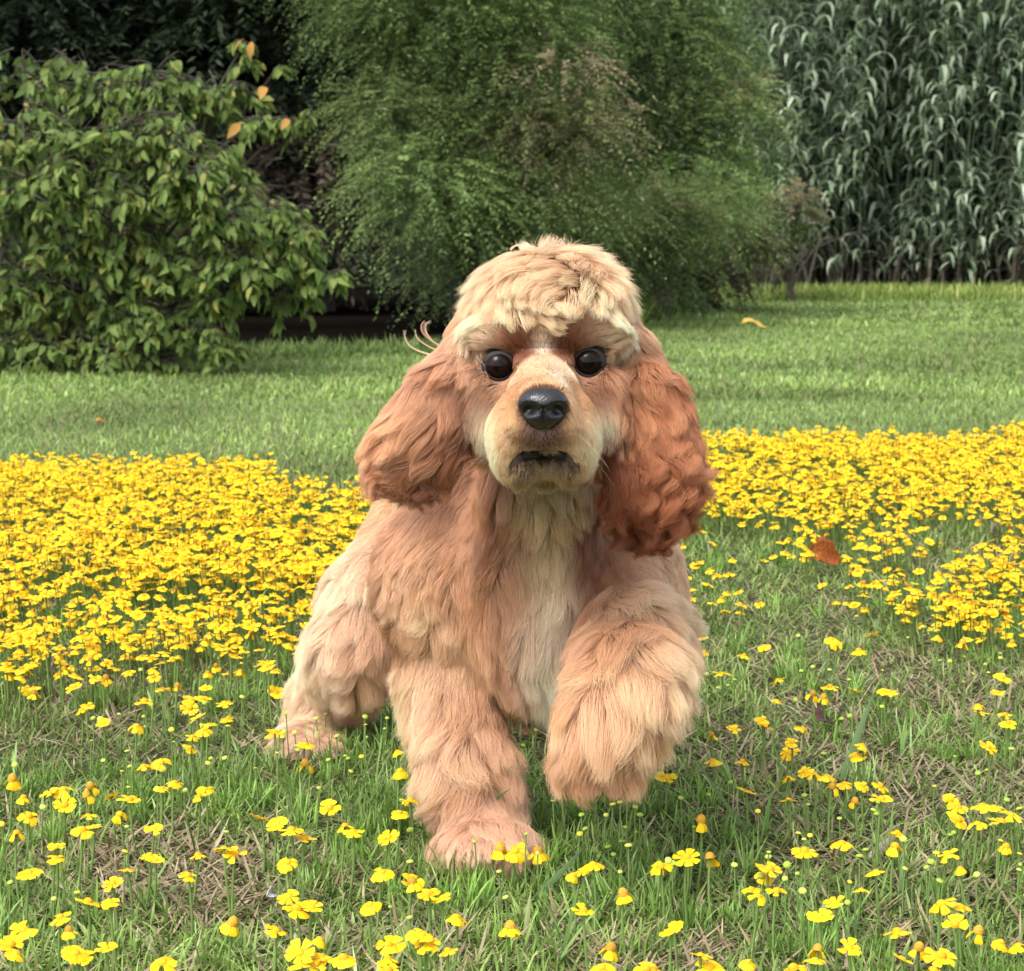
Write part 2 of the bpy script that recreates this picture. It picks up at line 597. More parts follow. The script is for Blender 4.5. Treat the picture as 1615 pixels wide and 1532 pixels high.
def branch(acc, a, b, r0, r1, sag=0.0, k=8, sides=6):
    t_ = np.linspace(0, 1, k)[:, None]
    P = a * (1 - t_) + b * t_
    P[:, 2] += sag * (t_[:, 0] * (1 - t_[:, 0])) * 4
    P[1:-1] += rng.normal(0, 0.02 * np.linalg.norm(b - a), (k - 2, 3))
    tubes(acc, P, np.linspace(r0, r1, k), sides)


def feather_tree(name, label, foot, lumps, leafL, leafW, sprayL, nper, group='trees and shrubs along the edge of the field', droop=0.5, r_tr=0.09):
    """trunk with a limb to every clump; crown = feathery clumps. lumps: (point, radius, colour, colour2)"""
    foot = np.array(foot, float)
    root = empty(name, foot)
    tag(root, label, 'tree' if 'tree' in name else 'shrub', group)
    tk, cr = Acc(), Acc()
    top = np.mean([q[0] for q in lumps], axis=0)
    fork = foot + np.array([0, 0, min(0.8, 0.35 * top[2])])
    branch(tk, foot - np.array([0, 0, 0.1]), fork, r_tr, r_tr * 0.8, 0, 6, 8)
    for (c, r_, ca_, cb_) in lumps:
        branch(tk, fork, c, r_tr * 0.5, 0.008, 0.12)
        f_ = rng.uniform(0.58, 1.25)            # bough brightness varied: contrast of lit and shaded clumps put into the colour
        ca_, cb_ = ca_ * f_, cb_ * f_
        sprays(cr, c, r_, int(nper * (r_ / 0.4) ** 2), leafL, leafW, sprayL, ca_, droop=droop, col2=cb_)
    tk.v = [v - foot for v in tk.v]
    cr.v = [v - foot for v in cr.v]
    obj('trunk', tk.build('trunk', m_bark, True), root)
    o = obj('crown', cr.build('crown', m_leaf), root)
    return root


def lump(u, v, Y, rpx, ca_, cb_=None):
    return (at(u, v, Y), rpx / FPX * Y, np.array(ca_), np.array(cb_ if cb_ is not None else ca_))


cg1, cg2 = (0.168, 0.255, 0.085), (0.255, 0.348, 0.113)       # willow green
cy1, cy2 = (0.226, 0.286, 0.098), (0.301, 0.339, 0.128)       # yellowish green
ct1, ct2 = (0.315, 0.262, 0.158), (0.405, 0.338, 0.210)       # tan seed heads
cd1, cd2 = (0.030, 0.051, 0.027), (0.051, 0.075, 0.036)       # dark evergreen, also put on shaded clumps of the greener trees
cb1, cb2 = (0.096, 0.074, 0.054), (0.132, 0.102, 0.072)       # brown twiggy
co1, co2 = (0.174, 0.189, 0.087), (0.261, 0.239, 0.123)       # olive

Y = 12.2
A_ = [lump(650, 40, Y, 105, cg1, cg2), lump(745, 70, Y, 120, cg1, cg2), lump(625, 190, Y - .3, 80, cy1, cg2), lump(705, 210, Y + .5, 110, cg1), lump(810, 150, Y, 110, cg1, cg2),
      lump(668, 300, Y - .4, 95, cg1, cg2), lump(735, 330, Y, 100, cg1, cg2), lump(865, 225, Y - .2, 85, cy1, ct1), lump(810, 330, Y, 110, cy1, cg1),
      lump(830, 50, Y, 90, cg1, cg2), lump(905, 330, Y, 80, cy1, cg1), lump(880, 110, Y - .2, 55, ct1, ct2), lump(930, 200, Y - .2, 45, ct1, cy2), lump(740, 440, Y + .1, 80, cd2, cg1),
      lump(850, 430, Y, 80, cg1, co1), lump(690, -60, Y, 170, cg1, cg2), lump(610, -70, Y + .4, 130, cg1, cg2), lump(820, -80, Y + .4, 150, cg1, cg2)]
feather_tree('willow_tree', 'large pale green feathery tree with tan seed tufts, behind the dog\'s head', (at(730, 500, 12.6) * [1, 1, 0]), A_, 0.038, 0.011, 0.34, 420)
Y = 15.0
B_ = [lump(1055, 90, Y, 100, cg1, cg2), lump(1115, 190, Y, 90, cg1, cg2), lump(1000, 210, Y, 100, cd2, cg1), lump(1080, 290, Y, 100, cg1, cg2), lump(1150, 160, Y, 50, cg2, ct1), lump(965, 310, Y, 90, cg1), lump(1010, 370, Y - 1, 80, cg1, cy1),
      lump(1110, 330, Y - 1, 65, cg1, cy1), lump(1045, 330, Y - 1.2, 40, cy1, ct1), lump(980, 60, Y, 110, cd2, cg1), lump(930, 60, Y + 1, 110, cd2), lump(960, 430, Y - 1, 80, cg1, co1), lump(1040, -50, Y + .4, 140, cg1, cg2)]
feather_tree('bushy_tree', 'mid green bushy tree between the large feathery tree and the tall reeds', (at(1040, 480, 15.2) * [1, 1, 0]), B_, 0.044, 0.013, 0.36, 380)
Y = 17.0
C_ = [lump(1085, 400, Y, 75, co1, co2), lump(1150, 380, Y, 60, co1, co2), lump(1185, 400, Y, 40, co2, co1), lump(1040, 430, Y - .5, 60, cg1, co1), lump(1120, 440, Y - .4, 45, co1, cb1), lump(1010, 470, Y - 1.2, 50, cg1, cg2), lump(1060, 478, Y - 1.2, 36, cg1, cg2)]
feather_tree('low_shrub', 'low olive and brown shrub beside the foot of the reeds, right of the dog\'s head', (at(1110, 480, 17.2) * [1, 1, 0]), C_, 0.05, 0.02, 0.22, 300, r_tr=0.05)
Y = 19.5
feather_tree('small_shrub', 'small pale tan shrub against the dark gap in the reeds', (at(1250, 470, 19.5) * [1, 1, 0]), [lump(1250, 330, Y, 32, co1, ct1), lump(1240, 365, Y, 30, cg1, co1), lump(1262, 305, Y, 18, ct1, co2)], 0.05, 0.018, 0.2, 330, r_tr=0.03)
# dark trees at the back left
Y = 16.0
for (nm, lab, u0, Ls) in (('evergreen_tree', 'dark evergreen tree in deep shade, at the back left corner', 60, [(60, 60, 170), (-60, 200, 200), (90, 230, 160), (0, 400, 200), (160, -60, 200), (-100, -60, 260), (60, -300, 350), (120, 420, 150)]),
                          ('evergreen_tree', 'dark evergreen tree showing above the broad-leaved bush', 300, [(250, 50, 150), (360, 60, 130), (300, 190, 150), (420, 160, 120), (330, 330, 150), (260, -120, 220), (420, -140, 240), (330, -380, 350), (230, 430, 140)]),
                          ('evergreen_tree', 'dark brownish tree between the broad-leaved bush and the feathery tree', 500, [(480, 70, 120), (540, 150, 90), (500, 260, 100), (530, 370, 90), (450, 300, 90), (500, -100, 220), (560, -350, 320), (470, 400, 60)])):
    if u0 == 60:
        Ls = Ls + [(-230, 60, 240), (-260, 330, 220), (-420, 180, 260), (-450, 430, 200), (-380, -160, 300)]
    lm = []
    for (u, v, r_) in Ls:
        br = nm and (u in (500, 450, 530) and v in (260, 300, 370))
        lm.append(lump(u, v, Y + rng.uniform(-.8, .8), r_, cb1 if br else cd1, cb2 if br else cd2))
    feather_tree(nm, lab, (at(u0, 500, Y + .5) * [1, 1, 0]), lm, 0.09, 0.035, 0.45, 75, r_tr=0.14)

# ------------------------------------------------------------------ broad-leaved bush on the left: separate leaves
LV, LF = [], []


def leaf_mesh(nm, Ln, Wd, bend, col):
    ts = np.array([0.0, 0.12, 0.35, 0.62, 0.85, 1.0])
    hw = np.array([0.02, 0.30, 0.50, 0.42, 0.18, 0.0]) * Wd
    a = bend * ts
    X_ = np.cumsum(np.concatenate([[0], np.diff(ts) * np.cos(a[1:])])) * Ln
    Z_ = -np.cumsum(np.concatenate([[0], np.diff(ts) * np.sin(a[1:])])) * Ln
    V = []
    for k in range(6):
        V += [(X_[k], -hw[k], Z_[k] + 0.25 * hw[k]), (X_[k], 0, Z_[k]), (X_[k], hw[k], Z_[k] + 0.25 * hw[k])]
    Q = []
    for k in range(5):
        b = 3 * k
        Q += [(b, b + 3, b + 4, b + 1), (b + 1, b + 4, b + 5, b + 2)]
    return np.array(V), np.array(Q)


lf_cols = [np.array(c) for c in ((0.125, 0.190, 0.050), (0.160, 0.230, 0.055), (0.210, 0.280, 0.075), (0.090, 0.140, 0.048), (0.265, 0.270, 0.070))]
leaf_me = []
for bi, bend in enumerate((0.5, 0.9, 1.3)):
    for ci, c in enumerate(lf_cols):
        V, Q = leaf_mesh('leaf', 0.062, 0.026 - 0.002 * bi, bend, c)
        leaf_me.append((V, Q, c))
leaf_data = [mesh('leaf', V, Q, m_leaf, np.broadcast_to(c, (len(V), 3)), True) for (V, Q, c) in leaf_me]
orange_data = mesh('leaf', *leaf_mesh('leaf', 0.11, 0.05, 0.8, None), m_leaf, np.broadcast_to(np.array([0.50, 0.27, 0.07]), (18, 3)), True)

bush_foot = at(120, 600, 8.2) * [1, 1, 0]
bush = empty('broadleaf_bush', bush_foot)
tag(bush, 'broad-leaved bush with drooping yellow-green leaves at the left edge of the field', 'shrub', 'trees and shrubs along the edge of the field')
wood = Acc()
tips = []          # leaf sites: position, outward direction, brightness class
base = bush_foot.copy()
shoots = [  # (u, v, depth, leaves, spread px) along arching boughs from the base
    (95, 95, 8.2, 26, 34), (70, 130, 8.2, 20, 26), (160, 140, 8.0, 60, 60), (235, 120, 7.9, 60, 55), (270, 150, 7.9, 50, 50), (60, 190, 7.8, 70, 60), (20, 210, 7.8, 60, 55), (110, 240, 7.7, 80, 60),
    (330, 145, 8.0, 60, 45), (375, 140, 8.0, 36, 34), (390, 95, 8.0, 14, 18), (385, 70, 8.0, 9, 12), (440, 105, 8.0, 4, 8), (410, 190, 7.9, 34, 34), (455, 195, 7.9, 22, 24), (495, 185, 7.9, 14, 16), (215, 200, 7.7, 90, 60), (285, 220, 7.7, 90, 60), (335, 250, 7.8, 80, 50),
    (160, 280, 7.7, 90, 70), (250, 270, 7.7, 80, 50), (300, 265, 7.6, 60, 40), (60, 300, 7.7, 90, 70), (20, 340, 7.8, 80, 60), (310, 320, 7.7, 70, 45), (350, 350, 7.7, 80, 50), (420, 330, 7.8, 60, 40), (455, 360, 7.8, 60, 40), (470, 395, 7.8, 50, 36),
    (510, 430, 7.8, 46, 26), (430, 420, 7.8, 70, 45), (460, 470, 7.9, 40, 36), (370, 410, 7.7, 80, 50), (200, 370, 7.8, 90, 70), (120, 390, 7.8, 90, 70), (270, 420, 7.8, 90, 60), (50, 450, 7.9, 90, 70), (330, 480, 7.8, 60, 45),
    (320, 520, 7.8, 60, 36), (350, 545, 7.8, 30, 22), (230, 500, 7.8, 90, 60), (150, 490, 7.9, 90, 60), (70, 540, 7.9, 90, 60), (170, 560, 7.8, 80, 50), (250, 570, 7.8, 60, 40), (110, 590, 7.9, 70, 40), (20, 560, 7.9, 70, 50), (300, 590, 7.8, 26, 24), (30, 120, 8.6, 60, 60), (-60, 250, 8.0, 120, 90), (-60, 450, 8.0, 120, 90),
    (200, 330, 8.5, 160, 110), (350, 300, 8.6, 110, 80), (100, 480, 8.6, 160, 110), (260, 480, 8.6, 110, 80), (60, 260, 8.6, 150, 100), (0, 400, 8.8, 180, 120)]
for (u, v, Yd, nl, sp) in shoots:
    c = at(u, v, Yd)
    spm = sp / FPX * Yd
    mid = base * 0.45 + c * 0.55 + np.array([0, 0.15, 0.12])
    t_ = np.linspace(0, 1, 9)[:, None]
    P = base * (1 - t_) ** 2 + 2 * mid * t_ * (1 - t_) + c * t_ ** 2
    tubes(wood, P - bush_foot, np.linspace(0.016, 0.004, 9), 6)
    nl = int(nl * 3.9)
    nsub = max(3, nl // 12)
    for k in range(nsub):
        d = unit(rng.normal(0, 1, 3) * np.array([1.2, 0.8, 0.6]) + np.array([0.25, -0.35, 0.1]))
        e_ = c + d * spm * rng.uniform(0.7, 1.5)
        s_ = c + rng.normal(0, 0.25 * spm, 3)
        tw = np.linspace(0, 1, 6)[:, None]
        Pw = s_ * (1 - tw) + e_ * tw
        Pw[:, 2] -= 0.25 * spm * tw[:, 0] ** 2
        tubes(wood, Pw - bush_foot, np.linspace(0.004, 0.0015, 6), 4)
        for q in range(int(np.ceil(nl / nsub))):
            f = rng.random() ** 0.7
            pp = Pw[0] * (1 - f) + Pw[-1] * f + np.array([0, 0, -0.25 * spm * f ** 2])
            sd = 1 if q % 2 else -1
            hd = math.atan2(d[1], d[0]) + sd * rng.uniform(0.4, 1.3)
            tips.append((pp, hd, rng.uniform(-0.1, 0.9), f, v))
order = sorted(range(len(tips)), key=lambda i: tips[i][0][1])
fa = Acc()
n_part = 0
for i in order:
    pp, hd, pit, f, v = tips[i]
    sc = rng.uniform(0.45, 1.25)
    Mx = Matrix.Translation(Vector(pp - bush_foot)) @ Matrix.Rotation(hd, 4, 'Z') @ Matrix.Rotation(pit, 4, 'Y') @ Matrix.Rotation(rng.uniform(-0.9, 0.9), 4, 'X') @ Matrix.Scale(sc, 4)
    old = 3 if rng.random() < 0.45 else 0
    k = rng.integers(0, 3) * 5 + (rng.choice([0, 1, 2, 4], p=[.35, .35, .2, .1]) if f > 0.45 or rng.random() < 0.2 else old)
    uu = 807.5 + FPX * pp[0] / pp[1]
    if n_part < 290 and -10 < uu < 560 and rng.random() < 0.2:
        o = obj('leaf', leaf_data[k], bush)
        o.matrix_local = Mx
        n_part += 1
    else:
        V, Q, c = leaf_me[k]
        M3 = np.array(Mx)
        fa.add(V @ M3[:3, :3].T + M3[:3, 3], q=Q, c=c * rng.uniform(0.8, 1.2))
for (u, v) in ((417, 137), (378, 195), (455, 188), (385, 62), (398, 66)):
    pp = at(u, v, 7.75)
    o = obj('leaf', orange_data, bush)
    o.matrix_local = Matrix.Translation(Vector(pp - bush_foot)) @ Matrix.Rotation(rng.uniform(-2.6, -0.6), 4, 'Z') @ Matrix.Rotation(rng.uniform(0.2, 1.2), 4, 'Y') @ Matrix.Rotation(rng.uniform(-1, 1), 4, 'X') @ Matrix.Scale(rng.uniform(0.45, 0.8), 4)
    o['label'] = 'orange autumn leaf'
tag(obj('foliage', fa.build('foliage', m_leaf, True), bush), kind='stuff')
obj('branch', wood.build('branch', m_bark, True), bush)

# ------------------------------------------------------------------ giant reeds on the right
m_reed = mat_attr('reed_leaf', 0.45, 0.35, trans=0.35)
m_stalk = mat_attr('reed_stalk', 0.6, 0.3, noise=0.25, nscale=18)


def reed_leaf(Ln, Wd, up, droop, fold):
    """arching strap leaf growing along +X"""
    k = 7
    ts = np.linspace(0, 1, k)
    ang = up - droop * ts ** 1.2
    ds = Ln / (k - 1)
    X_ = np.concatenate([[0], np.cumsum(np.cos(ang[1:]) * ds)])
    Z_ = np.concatenate([[0], np.cumsum(np.sin(ang[1:]) * ds)])
    hw = Wd * 0.5 * np.array([0.55, 1, 1, 0.9, 0.72, 0.42, 0.03])
    V = np.stack([np.repeat(X_, 2), np.stack([-hw, hw], 1).ravel(), np.repeat(Z_, 2)], 1)
    Q = np.array([(2 * i, 2 * i + 2, 2 * i + 3, 2 * i + 1) for i in range(k - 1)])
    return V, Q


rl_cols = [np.array(c) for c in ((0.270, 0.350, 0.225), (0.350, 0.430, 0.290), (0.200, 0.280, 0.160), (0.460, 0.520, 0.390))]
reed_me = []
for (Ln, Wd, up, dr) in ((0.44, 0.052, 1.10, 2.5), (0.36, 0.046, 0.85, 2.2), (0.50, 0.056, 1.3, 3.0), (0.32, 0.044, 0.5, 1.5)):
    for c in rl_cols:
        V, Q = reed_leaf(Ln, Wd, up, dr, 0)
        reed_me.append((V, Q, c))
dead_c = np.array([0.13, 0.11, 0.075])
Vd, Qd = reed_leaf(0.42, 0.028, 0.2, 1.9, 0)
reed_me.append((Vd, Qd, dead_c))
reed_data = [mesh('leaf', V, Q, m_reed, np.broadcast_to(c, (len(V), 3)), True) for (V, Q, c) in reed_me]


def sparse_lane(x, z):
    """made-up slanting lane with few leaves, so that it reads as a dark band"""
    zc = 0.10 + (x - 2.75) * 0.78
    return abs(z - zc) < 0.13 + 0.02 * (x - 2.7)


stalk_data = []
for k in range(5):
    zs = np.linspace(0, 4.3, 18)
    P = np.stack([0.10 * (zs / 4.3) ** 2 * rng.uniform(0.5, 1.5) * np.ones(18), 0.04 * np.sin(zs), zs], 1)
    a_ = Acc()
    col = np.where(zs[:, None] < 0.7, np.array([0.075, 0.062, 0.045]), np.array([0.060, 0.085, 0.048]))
    tubes(a_, P, np.interp(zs, [0, 4.3], [0.014, 0.007]), 6, None)
    cc = np.repeat(col, 6, axis=0)
    stalk_data.append(mesh('stalk', np.concatenate(a_.v), np.concatenate(a_.q), m_stalk, cc, True))


def reed_sites(n, y0, y1):
    x = rng.uniform(1.9, 7.6, n)
    y = y0 + (y1 - y0) * rng.random(n) + 0.25 * np.sin(x * 1.7)
    return x, y


def leaf_sites(x, y, front):
    out = []
    z = rng.uniform(0.10, 0.30)
    az = rng.uniform(0, 6.28)
    while z < 4.2:
        az += 3.14 + rng.normal(0, 0.7)
        dead = z < 0.35 + rng.uniform(-0.2, 0.25)
        # the dark pocket at the left foot of the stand, and the made-up sparse lane
        pocket = (x < 3.0 and z < 1.25 - 0.1 * x) or (x < 2.75 and z < 1.0)
        if not ((front and sparse_lane(x, z + 0.05)) or pocket and rng.random() < 0.85):
            k = 16 if dead else rng.integers(0, 4) * 4 + rng.choice(4, p=[.35, .28, .22, .15])
            out.append((z, az, k, rng.uniform(0.65, 1.15)))
        z += rng.uniform(0.042, 0.080)
    return out


gx, gy = reed_sites(105, 21.8, 22.7)
hx_, hy_ = reed_sites(190, 22.6, 24.0)
grp_reed = 'giant reeds on the right edge of the field'
for i in range(105):
    x, y = gx[i], gy[i]
    r_ = empty('giant_reed', (x, y, 0))
    r_['group'] = grp_reed
    r_['category'] = 'reed'
    r_['label'] = 'tall grey-green reed in the front rank of the reed bed'
    ln = rng.normal(0.02, 0.13)
    r_.rotation_euler = (rng.normal(0, 0.06), ln, 0)
    obj('stalk', stalk_data[i % 5], r_)
    for (z, az, k, sc) in leaf_sites(x, y, True):
        o = obj('leaf', reed_data[k], r_)
        o.location = (0.06 * (z / 4.3) ** 2, 0, z)
        o.rotation_euler = (0, 0, az)
        o.scale = (sc, sc, sc)


def bake_leaves(acc, x, y, ox, front):
    for (z, az, k, sc) in leaf_sites(x, y, front):
        V, Q, c = reed_me[k]
        ca_, sa_ = math.cos(az), math.sin(az)
        W = V * sc
        W = np.stack([W[:, 0] * ca_ - W[:, 1] * sa_ + ox[0], W[:, 0] * sa_ + W[:, 1] * ca_ + ox[1], W[:, 2] + z], 1)
        acc.add(W, q=Q, c=c * rng.uniform(0.8, 1.15))


for i in range(190):
    x, y = hx_[i], hy_[i]
    r_ = empty('giant_reed', (x, y, 0))
    r_['group'] = grp_reed
    r_['category'] = 'reed'
    r_['label'] = 'tall reed further back in the reed bed, behind the front rank'
    obj('stalk', stalk_data[i % 5], r_)
    a_ = Acc()
    bake_leaves(a_, x, y, (0.03, 0), y < 23.2)
    if a_.v:
        obj('foliage', a_.build('foliage', m_reed, True), r_)
a_ = Acc()
tx, ty = reed_sites(420, 24.0, 27.5)
for i in range(420):
    bake_leaves(a_, tx[i], ty[i], (tx[i], ty[i]), False)
    zs = np.linspace(0, 4.2, 6)
    tubes(a_, np.stack([np.full(6, tx[i]), np.full(6, ty[i]), zs], 1), np.linspace(0.013, 0.007, 6), 5, np.array([0.09, 0.10, 0.055]))
tag(obj('reed_thicket', a_.build('reed_thicket', m_reed, True)), 'dense mass of reeds behind the front ranks', kind='stuff')
# bare bent twigs and fallen canes at the left foot of the reeds
tw_ = Acc()
f0 = at(1170, 440, 20.0) * [1, 1, 0]
for k in range(26):
    a0 = f0 + np.array([rng.uniform(-0.3, 0.5), rng.uniform(-.2, .4), 0.0])
    P = np.array([a0, a0 + [rng.uniform(-.2, .4), 0, rng.uniform(.4, .9)], a0 + [rng.uniform(-.4, .8), rng.uniform(-.2, .2), rng.uniform(.5, 1.1)], a0 + [rng.uniform(-.7, 1.0), rng.uniform(-.2, .2), rng.uniform(.1, .9)]])
    t_ = np.linspace(0, 1, 10)[:, None]
    B = P[0] * (1 - t_) ** 3 + 3 * P[1] * t_ * (1 - t_) ** 2 + 3 * P[2] * t_ ** 2 * (1 - t_) + P[3] * t_ ** 3
    tubes(tw_, B - f0, np.linspace(0.010, 0.004, 10), 5)
tag(obj('bare_twigs', tw_.build('bare_twigs', m_bark, True), None, f0), 'tangle of bare bent twigs at the left foot of the reeds', 'brushwood')
# ================================================================== FLOWERS
m_petal = mat_attr('petal', 0.55, 0.2, trans=0.25)
m_disc = mat_attr('flower_disc', 0.7, 0.2, noise=0.35, nscale=900)
m_stem = mat_attr('flower_stem', 0.6, 0.25)
YEL0, YEL1 = np.array([0.86, 0.52, 0.008]), np.array([0.93, 0.66, 0.015])
DISC, OLD = np.array([0.74, 0.36, 0.010]), np.array([0.42, 0.22, 0.022])


def petal_geo(Ln, Wd, droop):
    """wedge-shaped ray petal with a three-toothed tip, along +X from the disc edge"""
    r = np.array([0.0, 0.35, 0.72, 0.94])
    hw = np.array([0.18, 0.34, 0.50, 0.47]) * Wd
    ang = -droop * np.array([0.5, 0.75, 1.0, 1.15])
    X_, Z_ = [0.0], [0.0]
    for k in range(1, 4):
        d = (r[k] - r[k - 1]) * Ln
        X_.append(X_[-1] + d * math.cos(ang[k]))
        Z_.append(Z_[-1] + d * math.sin(ang[k]))
    V = []
    for k in range(4):
        V += [(X_[k], -hw[k], Z_[k]), (X_[k], 0, Z_[k] + 0.10 * Wd), (X_[k], hw[k], Z_[k])]
    c3, s3 = math.cos(ang[3]), math.sin(ang[3])
    e_ = 0.07 * Ln
    for yy, f in ((-0.33, 0.6), (0, 1.0), (0.33, 0.6)):     # teeth
        V.append((X_[3] + e_ * f * c3, yy * Wd, Z_[3] + e_ * f * s3))
    Q = []
    for k in range(3):
        b = 3 * k
        Q += [(b, b + 3, b + 4, b + 1), (b + 1, b + 4, b + 5, b + 2)]
    T = [(9, 12, 10), (10, 12, 13), (10, 13, 14), (10, 14, 11)]
    return np.array(V, float), np.array(Q), np.array(T)


def dome_geo(r, h, nr=3, na=10):
    V = []
    for k in range(nr):
        a = (k / nr) * math.pi / 2
        for j in range(na):
            b = 2 * math.pi * (j + 0.5 * (k % 2)) / na
            V.append((r * math.cos(a) * math.cos(b), r * math.cos(a) * math.sin(b), h * math.sin(a)))
    V.append((0, 0, h))
    Q = [(k * na + j, k * na + (j + 1) % na, (k + 1) * na + (j + 1) % na, (k + 1) * na + j) for k in range(nr - 1) for j in range(na)]
    T = [((nr - 1) * na + j, (nr - 1) * na + (j + 1) % na, nr * na) for j in range(na)]
    return np.array(V, float), np.array(Q), np.array(T)


petal_data = []
for dr in (-0.15, 0.2, 0.55, 1.0):
    for c in (YEL0, YEL1):
        V, Q, T = petal_geo(0.0088, 0.0072, dr)
        c_ = np.concatenate([np.repeat(np.stack([c * 0.82, c * 0.95, c, c]), 3, axis=0), np.repeat(c[None], 3, axis=0)])
        petal_data.append((mesh('petal', V, [Q, T], m_petal, c_, True), V, Q, T, c_))
disc_data = []
for (r_, h_, c) in ((0.0040, 0.0024, DISC), (0.0044, 0.0040, DISC * 0.92), (0.0048, 0.0066, OLD * 1.25), (0.0046, 0.0060, OLD)):
    V, Q, T = dome_geo(r_, h_)
    c_ = np.broadcast_to(c, (len(V), 3))
    disc_data.append((mesh('disc', V, [Q, T], m_disc, c_, True), V, Q, T, c_))
a_ = Acc()
zz = np.linspace(-1, 0, 5)
tubes(a_, np.stack([0.06 * (zz ** 2), 0.02 * np.sin(zz * 3), zz], 1), 0.011, 5, np.array([0.15, 0.235, 0.060]))
stem_data = a_.build('stem', m_stem, True)          # unit stem hanging from the head
a_ = Acc()
tubes(a_, np.stack([0.06 * (zz ** 2), 0.02 * np.sin(zz * 3), zz], 1), 0.014, 4)


class Fl:
    """one flower: place, size, kind, petal list"""
    def __init__(s, x, y, z, size=1.0, kind=None):
        s.x, s.y, s.z, s.size = x, y, z, size
        s.old = rng.random() < 0.10 if kind is None else kind == 'old'
        s.rz = rng.uniform(0, 6.28)
        s.tilt = (rng.normal(0.10, 0.22), rng.normal(0, 0.22))
        dr = rng.choice(4, p=[.25, .40, .25, .10])
        if s.old:
            dr = 3
        n_ = 8 if rng.random() < 0.6 else 7
        s.pet = []
        for k in range(n_):
            if rng.random() < (0.35 if s.old else 0.07):
                continue
            d2 = int(np.clip(dr + rng.integers(-1, 2) * (rng.random() < 0.4), 0, 3))
            s.pet.append((2 * math.pi * k / n_ + rng.normal(0, 0.07), d2 * 2 + int(rng.random() < 0.6), rng.uniform(0.85, 1.12)))
        s.disc = (2 + int(rng.random() < .5)) if s.old else int(rng.random() < 0.45)

    def matrix(s):
        return Matrix.Rotation(s.tilt[0], 4, 'X') @ Matrix.Rotation(s.tilt[1], 4, 'Y') @ Matrix.Rotation(s.rz, 4, 'Z') @ Matrix.Scale(s.size, 4)


def pix(F):
    d = F - np.array([0, 0, H])
    fw = d[1] * CP - d[2] * SP
    up = d[1] * SP + d[2] * CP
    return 807.5 + FPX * d[0] / fw, 766 - FPX * up / fw


L1 = [(45, 415), (85, 480), (180, 465), (230, 450), (235, 510), (105, 550), (60, 610), (330, 440), (315, 475), (320, 545), (300, 600), (340, 590), (405, 480), (470, 490), (435, 540), (560, 595), (205, 660), (200, 700), (545, 690), (565, 710), (465, 745), (410, 795), (685, 765), (720, 690), (815, 665), (855, 685), (590, 450), (635, 425), (725, 475), (745, 450), (585, 352), (520, 365), (690, 300), (700, 260), (760, 215), (740, 235), (720, 190), (825, 195), (815, 135), (695, 120), (645, 75), (590, 85), (525, 130), (270, 80), (295, 165), (375, 210), (495, 220), (690, 155), (950, 560), (1010, 578), (1060, 600), (1105, 630), (1255, 585), (1285, 605), (1410, 628), (1200, 518), (1455, 540), (1490, 492), (1455, 382), (1445, 312), (1000, 245), (1045, 715), (1390, 752), (1500, 790), (1555, 835), (1345, 870), (1080, 885), (1135, 880), (845, 940), (1050, 840), (1005, 965), (1165, 995), (1250, 1065), (1170, 1060), (1090, 1045), (1090, 1090), (1420, 1020), (1535, 985), (1555, 1010), (1410, 1070), (590, 1080), (275, 1045), (300, 1060), (320, 860), (400, 862), (220, 918), (85, 960), (250, 965), (105, 755), (385, 1030), (40, 1015), (60, 1045)]
L2 = [(280, 25), (290, 75), (255, 50), (455, 90), (540, 55), (815, 20), (840, 45), (930, 70), (985, 5), (1255, 12), (1360, 40), (1565, 35), (365, 165), (595, 195), (590, 275), (740, 250), (785, 265), (810, 220), (1040, 240), (1075, 240), (915, 235), (530, 355), (540, 385), (320, 420), (415, 395), (700, 395), (655, 450), (640, 490), (325, 525), (450, 528), (945, 460), (925, 505), (1465, 470), (1440, 330), (1425, 295), (1535, 335), (1550, 370), (1505, 245), (1525, 180), (130, 595), (465, 655), (275, 775), (640, 595), (710, 570), (745, 580), (800, 590), (820, 635), (870, 620), (945, 630), (1020, 630), (1025, 685), (915, 695), (640, 690), (1310, 690), (1340, 720), (1340, 770), (1420, 785), (1440, 710), (1490, 715), (1560, 750), (1520, 780), (1090, 820), (1080, 880), (860, 865), (705, 900), (1540, 880), (1350, 970), (1295, 915), (110, 965), (220, 925), (315, 930), (560, 975), (540, 1000), (590, 1065), (1000, 985), (940, 1060), (835, 1115), (770, 1170), (485, 1060), (515, 1085), (1270, 1115), (1355, 1135), (165, 1225), (1330, 1205), (1090, 1235), (1425, 1235), (1520, 1275), (1590, 1290), (275, 1330), (470, 1360), (760, 1310), (750, 1350), (890, 1300), (1110, 1350), (1180, 1300), (1270, 1335), (660, 1385), (50, 1390), (310, 1385), (1240, 1390)]
L3 = [(647, 1262), (630, 1283), (613, 1322), (650, 1393), (677, 1410), (698, 1418), (720, 1446), (804, 1464), (920, 1372), (935, 1363), (905, 1380), (983, 1411), (1042, 1367), (920, 1437), (963, 1497), (660, 1475), (672, 1488), (612, 1490), (706, 1500), (1083, 1353), (1060, 1467), (948, 1526), (1030, 1528), (540, 1512), (500, 1520), (612, 1530)]
spots = [(u / 2.307, 1050 + v / 2.307) for u, v in L1] + [(1000 + u / 2.626, 1000 + v / 2.626) for u, v in L2] + L3
flowers = []
for (u, v) in spots:
    z = rng.uniform(0.036, 0.054)
    g = on_ground(u, v, z)
    flowers.append(Fl(g[0], g[1], z, rng.uniform(0.55, 0.86)))
